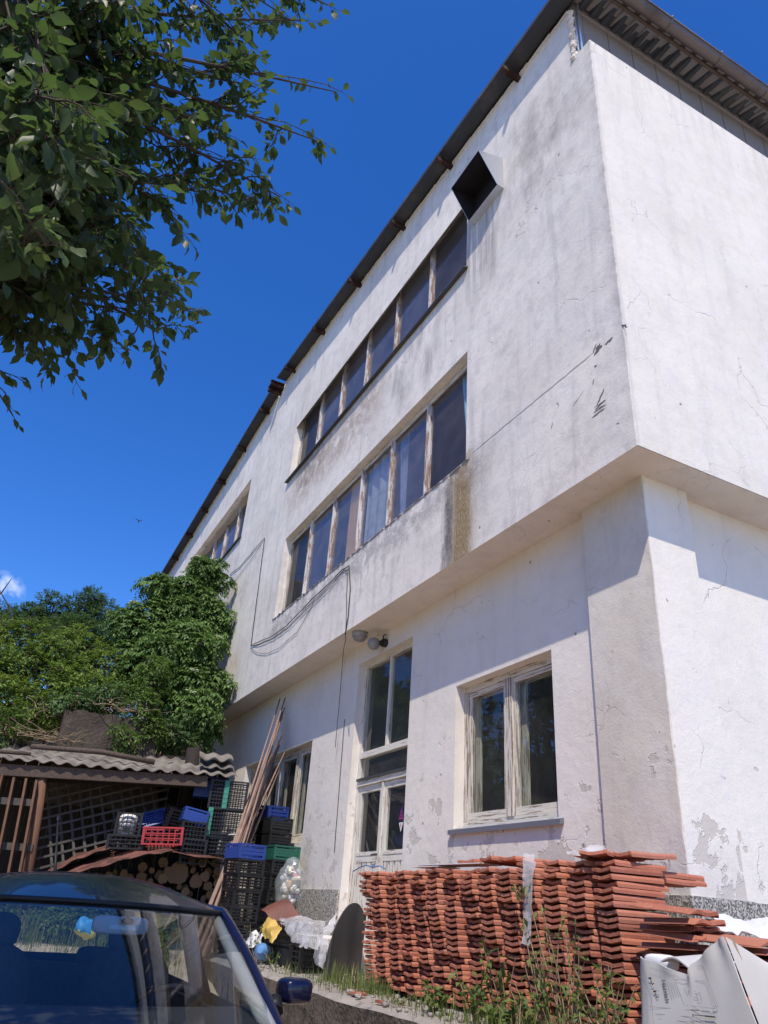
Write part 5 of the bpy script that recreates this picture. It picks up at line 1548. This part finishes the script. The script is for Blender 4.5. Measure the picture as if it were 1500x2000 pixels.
# the left strip folds back round the corner
for k, back in ((0, .10), (1, .05), (2, .015)):
    T[k] -= BN*back; Bo[k] -= BN*back
m = MB()
n = len(T)-1
def cfn(u, v):
    a = u*n; i = min(int(a), n-1); f = a-i
    t_ = T[i].lerp(T[i+1], f); b_ = Bo[i].lerp(Bo[i+1], f)
    q = t_.lerp(b_, v)
    return q + BN*(.010*math.exp(-v*7)*math.sin(a*3.1) + .004*math.sin(v*5+a))
m.shell(cfn, n*4, 10, .006); m.build('front_panel', M['card'], bx)
m = MB()
R0, R1 = T[-1], Bo[-1]
side = V((.62,.32,-.0))
def sfn(u, v):
    a = R0.lerp(R1, v); return a + side*u*(.25+.55*v) + V((.0,.0,-.10*u*(1-v))) + BN*(-.012)
m.shell(sfn, 8, 10, .006); m.build('side_panel', M['card'], bx)
m = MB(); m.shell(lambda u, v: R0.lerp(R1, v) + V((.018,.02,-.002)) - BN*.005 + side*u*(.012+.02*v), 3, 10, .010); m.build('torn_edge', M['cardin'], bx)
m = MB(); m.shell(lambda u, v: bp(1275+95*u, 1878+30*u*(1-u)*1.2-10*v) - BN*(.05+.30*v) + V((0,0,.03*math.sin(u*6))), 12, 6, .006); m.build('inner_flap', M['card'], bx)
m = MB()
c = bp(1292,1880,-.14); m.ball(c, .085, .05, .035, 12, 8, 0, .6); m.build('foam_block', M['white'], bx)
mk = MB(); mg = MB()
def stroke(mm, pts, w, off=.0065):
    P = [bp(*p, off) for p in pts]; w *= .62
    for a, b in zip(P[:-1], P[1:]):
        d = (b-a).normalized(); s = d.cross(BN).normalized()*w/2; e = d*w*.3
        mm.add([a-s-e, a+s-e, b+s+e, b-s+e], [(0,1,2,3)])
for ox, oy in ((0,0),(9,26)):
    stroke(mk, [(1269+ox,1909+oy),(1274+ox,1923+oy)], .007); stroke(mk, [(1267+ox,1911+oy),(1272+ox,1910+oy)], .009); stroke(mk, [(1274+ox,1923+oy),(1277+ox,1920+oy)], .006)
stroke(mg, [(1253,1890),(1262,1910),(1272,1945),(1277,2010)], .003)
stroke(mg, [(1268,1932),(1287,1935)], .003)
for k in range(15):
    x = 1292+k*.55; y_ = 1914+k*3.1
    stroke(mk, [(x,y_),(x+5.5+2*(k%3==0),y_+.9)], .0042)
for k in range(4):
    stroke(mg, [(1302+k*4.6,1917+k*1.2),(1312+k*4.6,1952-k*2)], .0028)
R = [(1318,1913),(1378,1917),(1396,1970),(1336,1963)]
stroke(mg, R+[R[0]], .003)
for a in ([(1340,1922),(1352,1926),(1348,1932),(1358,1936)],[(1344,1936),(1360,1941),(1364,1955),(1349,1951),(1344,1936)],[(1352,1938),(1356,1953)],[(1360,1941),(1366,1938),(1371,1951),(1364,1955)],[(1347,1944),(1363,1949)],[(1336,1928),(1343,1946)],[(1350,1918),(1354,1930)]): stroke(mg, a, .0025)
stroke(mg, [(1361,1888),(1372,1885),(1402,1966),(1394,1966)], .003)
for k, (x, y_) in enumerate(((1268,1966),(1280,1980),(1285,1990),(1290,2010))): stroke(mg, [(x,y_),(x+118,y_+10+k)], .003)
for k in range(12):
    x = 1350+k*4.2; y_ = 1972+k*.45
    if k % 5 != 4: stroke(mk, [(x,y_),(x+3.0,y_+.3)], .004)
for k in range(9):
    stroke(mk, [(1352+k*5,1982+k*.5),(1355.5+k*5,1982.3+k*.5)], .005 if k < 5 else .009)
for k in range(11): stroke(mk, [(1350+k*4.6,1994+k*.4),(1353+k*4.6,1994.3+k*.4)], .004)
for k in range(34):
    stroke(mg, [(1270+k*2.2,1888+k*.75),(1271+k*2.2,1895+k*.75-(k%4))], .0022)
mk.build('print', M['ink'], bx); mg.build('print', M['inkg'], bx)
m = MB()
a = at(1240,2020,y=-1.0)

# ------------------------------------------------------------------ weeds, grass and rubble
def weed(name, label, p, h, n, L, mat='weed', spread=.12, leaves=13, group=None, wide=.5):
    t = thing(name, label, 'weed', p, 0, group)
    s = MB(); m = MB(); p = V(p)
    for i in range(n):
        a = p + V((U(-1,1)*spread*.5, U(-1,1)*spread*.3, 0)); b = a + V((U(-1,1)*spread*1.6, U(-1.2,.4)*spread, h*U(.55,1)))
        mid = a.lerp(b,.5)+rnd()*.03; s.tube([a, mid, b], [.005,.0035,.002], 4, cap=False)
        for k in range(leaves):
            f = U(.15,1); q = a.lerp(mid, f*2) if f < .5 else mid.lerp(b, f*2-1)
            leaf_card(m, q, rnd()+V((0,-.2,.2)), V((0,0,1))+rnd()*.6, L*.66*U(.5,1.3), L*.66*wide*U(.7,1.1), U(.1,.4))
    s.build('stem', M['dry'], t); m.build('leaves', M[mat], t)
    return t
for px, y, h, n, L, lab in ((1112,-.75,.78,8,.07,'tall slender green weed climbing the tile stack right of the plastic strip'),(1075,-.78,.6,7,.08,'leafy weed right below the plastic strip'),(985,-.75,.46,6,.10,'broad-leaved weed before the middle of the tile stack'),
    (1040,-.85,.38,7,.095,'weed with yellowing leaves at the foot of the plastic strip'),(1160,-.85,.5,8,.085,'bushy pale green weed before the right part of the stack'),(930,-.8,.28,5,.10,'low weed before the tenth tile column'),(860,-.85,.18,6,.11,'low dark-leaved weed at the foot of the left tiles'),(1195,-.95,.42,8,.08,'yellow green weed beside the cardboard box'),(790,-.9,.10,3,.06,'tiny weed at the terrace edge before the left tiles'),(1000,-.95,.2,7,.12,'dark broad leaves hugging the terrace before the stack')):
    p = at(px,1940,y=y); weed('weed', lab, (p.x, y, .84), h, n, L)
for px, py, h, lab in ((460,1830,.5,'thin weed growing before the black crates'),(508,1818,.42,'bright green upright weed before the black crates'),(478,1850,.3,'drooping weed left of the blue bottle'),(533,1860,.2,'small weed beside the blue bottle')):
    y = -.75; p = at(px,py,y=y); weed('weed', lab, (p.x, y, .84), h, 4, .06, 'bramble', .07, 14)
p = at(1010,1745,y=-.7); 
o = weed('weed', 'tuft of green leaves hanging left of the plastic strip', (p.x, -.66, p.z-.03), .09, 6, .05, 'bramble', .06, 9)
gr = MB(); dr = MB()
def blade(m, p, h, w):
    a = U(0,2*math.pi); d = V((math.cos(a), math.sin(a), 0)); s = V((-d.y, d.x, 0))*w/2; b = d*h*U(.15,.6)
    m.add([p-s, p+s, p+b*.35+V((0,0,h*.6))+s*.7, p+b*.35+V((0,0,h*.6))-s*.7, p+b+V((0,0,h))], [(0,1,2,3),(3,2,4)], True)
def tuft(x, y, z, n, r, h, dryf=.25):
    for _ in range(n):
        p = V((x+random.gauss(0,r), y+random.gauss(0,r*.6), z))
        if p.y > .38: continue
        blade(dr if U(0,1) < dryf else gr, p, h*U(.4,1.2), U(.004,.008))
for px, y, n, r, h in ((655,-.72,160,.12,.24),(700,-.75,220,.14,.26),(685,-.85,160,.14,.2),(735,-.72,120,.10,.18),(610,-.9,90,.2,.12),(780,-.80,80,.15,.10),(850,-.9,90,.2,.12),(950,-.95,140,.22,.14),(1020,-1.0,160,.2,.18),(1090,-1.0,200,.2,.22),(1150,-1.0,200,.18,.24),(1200,-1.02,120,.12,.22),(1060,-.8,120,.2,.3),(980,-.8,80,.2,.26),(900,-.82,60,.2,.2),(560,-.85,60,.15,.16),(640,-1.05,50,.3,.08)):
    p = at(px,1945,y=y); tuft(p.x, y, .835, int(n*.75), r, h*.72, .3 if px > 900 else .15)
for _ in range(150):                                   # rough grass behind the car
    x, y = U(-9.5,-6.0), U(-4.6,-1.3); tuft(x, y, terr(x,y), 26, .16, U(.2,.42), .2)
for px in (300,330,360,395): 
    q = sh(px-250,1415,1.9); tuft(q.x, q.y, 3.3, 30, .2, .3, .5)
struct(gr.build('grass', M['grass'], origin=(-2,-1,.8)), 'stuff'); struct(dr.build('dry_grass', M['dry'], origin=(-2,-1,.8)), 'stuff')
for i, (px, y, s, lab) in enumerate(((700,-.93,.09,'broken orange tile shard lying near the rubber sheet'),(745,-1.0,.06,'small tile shard at the terrace edge before the stack'),(712,-.8,.04,'tiny tile shard at the left foot of the stack'))):
    p = at(px,1940,y=y); m = MB(); m.prism([(p.x-s,y,.835),(p.x-s*.3,y-s*.7,.838),(p.x+s,y-s*.4,.836),(p.x+s*.7,y+s*.5,.835)], (.004,0,.018)); tag(m.build('tile_shard', M['clay']), lab, 'tile shard', 'tile shards on the terrace')
rb = MB()
for _ in range(230):
    x, y = U(-5.5,1.5), U(-1.08,-.62); s = abs(random.gauss(0,.010))+.004
    rb.ball((x, y, .835+s*.4), s*U(.7,1.4), s*U(.7,1.4), s*.7, 6, 4, 0, .7)
for _ in range(60):
    p = at(690+U(-16,16),1900,y=-.78+U(-.1,.1)); s = U(.004,.011); rb.ball((p.x, p.y, .84+s*.4), s*1.3, s, s*.7, 6, 4, 0, .7)
struct(rb.build('rubble', M['concrete'], origin=(-2,-.8,.83)), 'stuff')
# a far bird
bp_ = at(271,1018,d=60)
bd = thing('bird', 'tiny dark bird flying far off in the blue sky', 'bird', bp_)
m = MB(); bq = V(bp_)
s0 = MB()
m.tube([bq+V((-.16,0,-.02)), bq+V((-.08,0,0)), bq+V((.02,0,.01)), bq+V((.11,0,.015)), bq+V((.16,0,.03)), bq+V((.20,0,.02))], [.02,.04,.05,.035,.03,.006], 8)
for s in (-1, 1):
    m.add([bq+V((.06,s*.02,.02)), bq+V((-.06,s*.02,.02)), bq+V((-.10,s*.18,.14)), bq+V((-.06,s*.32,.10)), bq+V((.04,s*.18,.15))], [(0,1,2,4),(4,2,3)])
m.add([bq+V((-.14,.02,-.01)), bq+V((-.14,-.02,-.01)), bq+V((-.25,-.05,-.03)), bq+V((-.25,.05,-.03))], [(0,1,2,3)])
m.build('bird_body', M['cable'], bd)
# ------------------------------------------------------------------ the parked car (x forward, y its left, z up)
CARP, CARH = (-.05, -3.36, 0), rad(2)
car = thing('parked_car', 'dark blue metallic hatchback parked nose to the camera, seen through its windscreen', 'car', CARP, CARH)
t = NT('dark_blue_paint'); t.fin((.004,.005,.026), .3, .0, spec=.25); t.b.inputs['Coat Weight'].default_value = .55; t.b.inputs['Coat Roughness'].default_value = .02
M['paint'] = t.m
M['trim'] = simple('black_trim', (.018,.018,.02), rough=.5, bump=.05)
M['seat'] = simple('grey_seat_fabric', (.07,.075,.085), (.05,.055,.065), .9, sc=30)
M['dash'] = simple('grey_dashboard', (.035,.036,.038), (.026,.027,.03), .8, sc=20, bump=.1)
M['lining'] = simple('pale_pillar_lining', (.34,.35,.35), (.30,.31,.31), .8, sc=10, bump=.05)
M['chrome'] = simple('bright_metal', (.6,.6,.62), (.55,.55,.57), .25, 1.0, bump=.02)
M['lens'] = simple('headlight_lens', (.55,.58,.6), (.5,.5,.52), .08, .3, bump=.02, spec=.8)
M['tyre'] = simple('tyre_rubber', (.025,.025,.025), rough=.85, sc=10)
def cb(m, name, mat, parent=car):
    return m.build(name, M[mat], parent, local=True)
def Tp(s): return V((-.02 - .26*s*s, .57*s, 1.372 - .012*s*s))         # header, s -1..1
def Bp(s): return V((.78 - .42*s*s, .665*s, .995 - .03*s*s))
BELT = [(-2.55,.62,1.02),(-2.2,.70,1.02),(-1.6,.735,1.0),(-.8,.745,.985),(0,.735,.965),(.34,.705,.985)]
def belt(x):
    for a, b in zip(BELT[:-1], BELT[1:]):
        if a[0] <= x <= b[0]:
            f = (x-a[0])/(b[0]-a[0]); return a[1]+(b[1]-a[1])*f, a[2]+(b[2]-a[2])*f
    return BELT[-1][1:]
def rz(x):            # roof centre height
    f = max(0, min(1, (-x-.02)/.75)); g = max(0, (-x-1.3)/1.0)
    return 1.372 + .118*math.sin(f*math.pi/2) - .06*g*g
def roof(u, v):
    s = 2*v-1
    x = Tp(s).x*(1-u) + (-2.24 - .02*s*s)*u
    hw = .57 + .035*math.sin(u*math.pi) - .02*u
    z = rz(-.02 + x - Tp(s).x) - (.012 + .075*min(1,u*4)*1.0)*abs(s)**2.6
    return V((x, hw*s, z))
m = MB(); m.grid(roof, 30, 24); rf_ = cb(m, 'roof', 'paint')
m = MB(); m.grid(lambda u, v: roof(u, v) - V((0,0,.03)), 12, 10, True, 0, True); cb(m, 'headliner', 'lining')
# windscreen
def ws(u, v):
    s = 2*v-1; a = Tp(s*.955); b = Bp(s*.955)
    p = a.lerp(b, .03+.95*u)
    return p + V((.008,0,.018))*math.sin(u*math.pi)
m = MB(); m.grid(ws, 16, 24, True, 0, True); cb(m, 'windscreen', 'carglass')
m = MB()
pts = [Tp(s/10*.955).lerp(Bp(s/10*.955), .02)+V((.0,0,.004)) for s in range(-10,11)]; m.tube(pts, .011, 6)
cb(m, 'windscreen_seal', 'trim')
for s in (-1, 1):
    m = MB()
    P = [Tp(s).lerp(Bp(s), f) + V((.008,0,.016))*math.sin(f*math.pi) for f in (0,.15,.3,.5,.7,.85,1)]
    m.tube([roof(.5,.5+.5*s)+V((0,0,-.015)), roof(.2,.5+.5*s)+V((0,0,-.015))] + P + [V((.5,s*.715,.90))], [.022,.022,.021,.021,.021,.022,.022,.023,.025,.04], 10)
    m.tube([roof(u, .5+.5*s)+V((0,0,-.015)) for u in (.2,.4,.6,.8,1)], .028, 8)
    for xx, w_ in ((-.95,.055),(-1.85,.06)):
        b_, bz = belt(xx); top_ = roof((-xx-.1)/2.16, .5+.5*s)
        m.tube([V((xx+.03, s*(b_-.01), bz-.03)), top_+V((0,0,-.02))], [w_,w_*.7], 8)
    b_, bz = belt(-2.45); m.tube([V((-2.5, s*.64, bz)), roof(1,.5+.5*s)+V((0,0,-.03))], [.07,.05], 8)
    cb(m, 'pillars', 'paint')
for s in (-1, 1):
    m = MB()
    P = [Tp(s*.92).lerp(Bp(s*.93), f) + V((-.02,0,-.02)) for f in (.02,.25,.5,.75,1)]
    m.tube(P, [.022,.026,.03,.032,.035], 8)
    cb(m, 'pillar_lining', 'lining')
for s in (-1, 1):
    xs = [(.25,-.90),(-1.0,-1.80),(-1.9,-2.4)]
    for a, b in xs:
        m = MB()
        def sg(u, v):
            x = a+(b-a)*u; bw, bz = belt(x)
            tu = max(0, min(1, (-x-.12)/2.14)); tt = roof(tu, .5+.5*s) + V((0,-s*.005,-.03))
            if x > -.28: tt = Tp(s).lerp(Bp(s), (x+.28)/.62)
            lo = V((x, s*(bw-.012), bz))
            return lo.lerp(V((x, tt.y, max(tt.z, bz))), v)
        m.grid(sg, 8, 4, True); cb(m, 'side_window', 'carglass')
m = MB(); m.grid(lambda u, v: V((-2.27-.26*u, (.50+.10*u)*(2*v-1), 1.385-.36*u)), 6, 8); cb(m, 'rear_window', 'carglass')
# body sides, nose, tail, bonnet
ST = [(-2.62,.55,.80),(-2.58,.66,.98),(-2.3,.70,1.015),(-1.6,.735,1.0),(-.8,.745,.985),(0,.735,.965),(.34,.715,.985),(.8,.70,.955),(1.2,.68,.885),(1.48,.62,.78),(1.58,.50,.68)]
m = MB()
def side(s):
    def fn(u, v):
        a = u*(len(ST)-1); i = min(int(a), len(ST)-2); f = a-i
        x, w_, z = [ST[i][k]*(1-f)+ST[i+1][k]*f for k in range(3)]
        prof = [(1.0,1),(1.075,.82),(1.12,.6),(1.125,.42),(1.09,.2),(1.02,0)]
        b = v*5; j = min(int(b), 4); g = b-j
        pw = prof[j][0]*(1-g)+prof[j+1][0]*g; pz = prof[j][1]*(1-g)+prof[j+1][1]*g
        return V((x, s*w_*pw, .22+(z-.22)*pz))
    return fn
m.grid(side(1), 40, 15, True); m.grid(side(-1), 40, 15, True, 0, True)
def bon(u, v):
    s = 2*v-1; a = u*5; P = ST[5:]; i = min(int(a), 4); f = a-i
    x, w_, z = [P[i][k]*(1-f)+P[i+1][k]*f for k in range(3)]
    return V((x, w_*s, z + .055*(1-abs(s)**2.2)*(1-.3*u)))
bst = [(.34,.705,.985),(.8,.70,.955),(1.2,.68,.885),(1.48,.62,.78),(1.58,.50,.68)]
def bon2(u, v):
    s = 2*v-1; a = u*4; i = min(int(a), 3); f = a-i
    x, w_, z = [bst[i][k]*(1-f)+bst[i+1][k]*f for k in range(3)]
    x0 = .76 - .42*s*s
    x = max(x, x0) if u < .3 else x
    return V((x, w_*s, z + .05*(1-abs(s)**2.4)*(1-.4*u)))
m.grid(bon2, 24, 20)
m.grid(lambda u, v: V((1.58+.03*math.sin(u*math.pi), (.50+.04*u)*(2*v-1), .68-.44*u)), 6, 8)
m.grid(lambda u, v: V((-2.62-.03*math.sin(u*math.pi), (.55+.03*u)*(2*v-1), .80-.56*u)), 6, 8, True, 0, True)
m.grid(lambda u, v: V((-2.53-.09*u, (.62-.07*u)*(2*v-1), 1.03-.23*u)), 4, 8, True, 0, True)
cb(m, 'body', 'paint')
m = MB(); m.grid(lambda u, v: V((.70-.40*(2*v-1)**2+.10*u, .69*(2*v-1), 1.0-.03*(2*v-1)**2-.03*u)), 3, 20); cb(m, 'cowl', 'trim')
for y0_, y1_ in ((-.55,-.02),(.08,.62)):
    m = MB(); s0, s1 = y0_/.7, y1_/.7
    p, q = Bp(s0)+V((.05,0,-.012)), Bp(s1)+V((.02,0,-.0)); m.tube([p, p.lerp(q,.5)+V((.02,0,.02)), q], .010, 6); m.bar(p+V((-.02,0,.005)), q+V((-.02,0,.008)), .012, .02); cb(m, 'wiper', 'trim')
# cabin
m = MB(); m.box(-2.3, .5, -.66, .66, .25, .3); m.box(.3, .34, -.64, .64, .3, .93)
for s in (-1,1): m.box(-2.3, .3, min(s*.66,s*.69), max(s*.66,s*.69), .3, .95)
cb(m, 'cabin_floor', 'trim')
m = MB(); m.grid(lambda u, v: V((.66-.36*(2*v-1)**2 - .62*u, .67*(2*v-1), 1.005-.03*(2*v-1)**2 + .03*math.sin(u*math.pi) - .10*max(0,u-.7))), 8, 16)
m.box(-.12, .2, -.64, .64, .6, .93); cb(m, 'dashboard', 'dash')
for s in (-1, 1):
    st = thing if False else None
    m = MB(); m.ball((-.75, s*.36, .52), .27, .25, .10, 12, 8, 0, .6)
    Mx = Matrix.Rotation(rad(-14), 3, 'Y'); m.ball((-1.0, s*.36, .83), .085, .24, .33, 12, 10, 0, .6, Mx)
    m.ball((-1.10, s*.36, 1.20), .05, .135, .085, 12, 8, 0, .6, Mx); m.tube([(-1.07,s*.36-.05,1.05),(-1.1,s*.36-.05,1.2)], .008, 6); m.tube([(-1.07,s*.36+.05,1.05),(-1.1,s*.36+.05,1.2)], .008, 6)
    cb(m, 'front_seat', 'seat')
m = MB(); m.ball((-1.65, 0, .5), .26, .6, .1, 12, 8, 0, .5); m.ball((-1.98, 0, .76), .08, .6, .26, 12, 8, 0, .5); 
for s in (-1,1): m.ball((-2.02, s*.36, 1.05), .04, .12, .055, 10, 8, 0, .6)
cb(m, 'rear_bench', 'seat')
m = MB(); c = V((-.28,.36,.90)); ax = V((-.85,0,.5)).normalized(); u_ = V((0,1,0)); w_ = ax.cross(u_)
ring = [c + (u_*math.cos(2*math.pi*k/24)+w_*math.sin(2*math.pi*k/24))*.185 for k in range(25)]
m.tube(ring, .014, 8); m.tube([c-u_*.18, c+u_*.18], .018, 6); m.tube([c, c-w_*.18], .018, 6); m.tube([c, c-ax*.22], .03, 8); m.ball(c, .05,.05,.05, 8, 6); cb(m, 'steering_wheel', 'trim')
M['mirrorback'] = simple('grey_mirror_back', (.42,.46,.5), (.38,.42,.46), .5, bump=.03)
m = MB(); m.ball((.02, .03, 1.290), .026, .115, .034, 14, 10, 0, .4); rm = cb(m, 'rear_view_mirror', 'mirrorback')
m = MB(); m.ball((.05, .05, 1.308), .018, .026, .014, 10, 8); m.tube([(.03,.02,1.30),(.03,.02,1.35)], .012, 6); m.tube([(.03,.05,1.3),(.04,.05,1.34)], .008, 6); m.build('mirror_mount', M['trim'], rm, local=True)
M['sticker'] = simple('pale_sticker', (.5,.62,.7), (.45,.58,.66), .6)
m = MB(); m.box(.0475, .049, -.02, .10, 1.275, 1.292); m.build('sticker', M['sticker'], rm, local=True)
# door mirrors
for s in (-1, 1):
    m = MB(); c = V((.02, s*.86, 1.075)); Mx = Matrix.Rotation(s*rad(10), 3, 'Z')
    m.ball(c, .055, .075, .052, 20, 14, 0, .55, Mx); o = cb(m, 'door_mirror', 'paint')
    m = MB(); m.tube([c+V((0,-s*.09,-.03)), V((.06, s*.755, 1.0))], [.03,.04], 8); m.build('mirror_arm', M['trim'], o, local=True)
    m = MB(); m.ball(c+V((-.045,0,0)),   .022, .075, .047, 14, 10, 0, .5, Mx); m.build('mirror_glass', M['chrome'], o, local=True)
m = MB(); m.tube([(-2.02,.0,1.47),(-2.03,0,1.485)], [.025,.016], 10); m.tube([(-2.03,0,1.483),(-2.22,-.01,1.66),(-2.42,-.02,1.84)], [.011,.008,.006], 6); m.tube([(-2.41,-.02,1.83),(-2.45,-.02,1.865)], .009, 6); cb(m, 'antenna', 'trim')
for s in (-1, 1):
    m = MB(); m.ball((1.42, s*.50, .70), .12, .15, .075, 14, 10, 0, .6); cb(m, 'headlight', 'lens')
    m = MB(); m.ball((-2.56, s*.58, .80), .06, .09, .14, 12, 8, 0, .6); cb(m, 'tail_light', 'pred')
    for x in (.88, -1.72):
        m = MB(); m.tube([(x, s*.60, .30),(x, s*.62, .30),(x, s*.78, .30),(x, s*.80, .30)], [.27,.30,.30,.27], 24); wl_ = cb(m, 'wheel', 'tyre')
        m = MB(); m.tube([(x, s*.74, .30),(x, s*.806, .30)], [.20,.185], 20); m.build('rim', M['chrome'], wl_, local=True)
m = MB(); m.ball((1.56, 0, .42), .09, .60, .10, 18, 10, 0, .45); m.ball((-2.62, 0, .42), .07, .62, .12, 18, 10, 0, .45); cb(m, 'bumper', 'paint')
m = MB(); m.box(1.585, 1.625, -.28, .28, .56, .65); cb(m, 'grille', 'trim')
# a blue and yellow sack on the grass behind the car
q = at(168,1808,d=9.6)
m = MB(); m.ball((q.x, q.y, q.z-.03), .08, .10, .09, 14, 10, 0, .7)
for i, p in enumerate(m.v): m.v[i] = p + MN.noise_vector(p*9)*.06
for i, f in enumerate(m.f):
    c = sum((m.v[k] for k in f), V())/len(f); m.mi[i] = 1 if c.z < q.z-.05 else 0
tag(m.build('sack', [plastic('blue_sack', (.06,.34,.72), .5), plastic('yellow_sack', (.72,.66,.08), .5)]), 'small blue and yellow sack in the grass behind the car', 'sack')
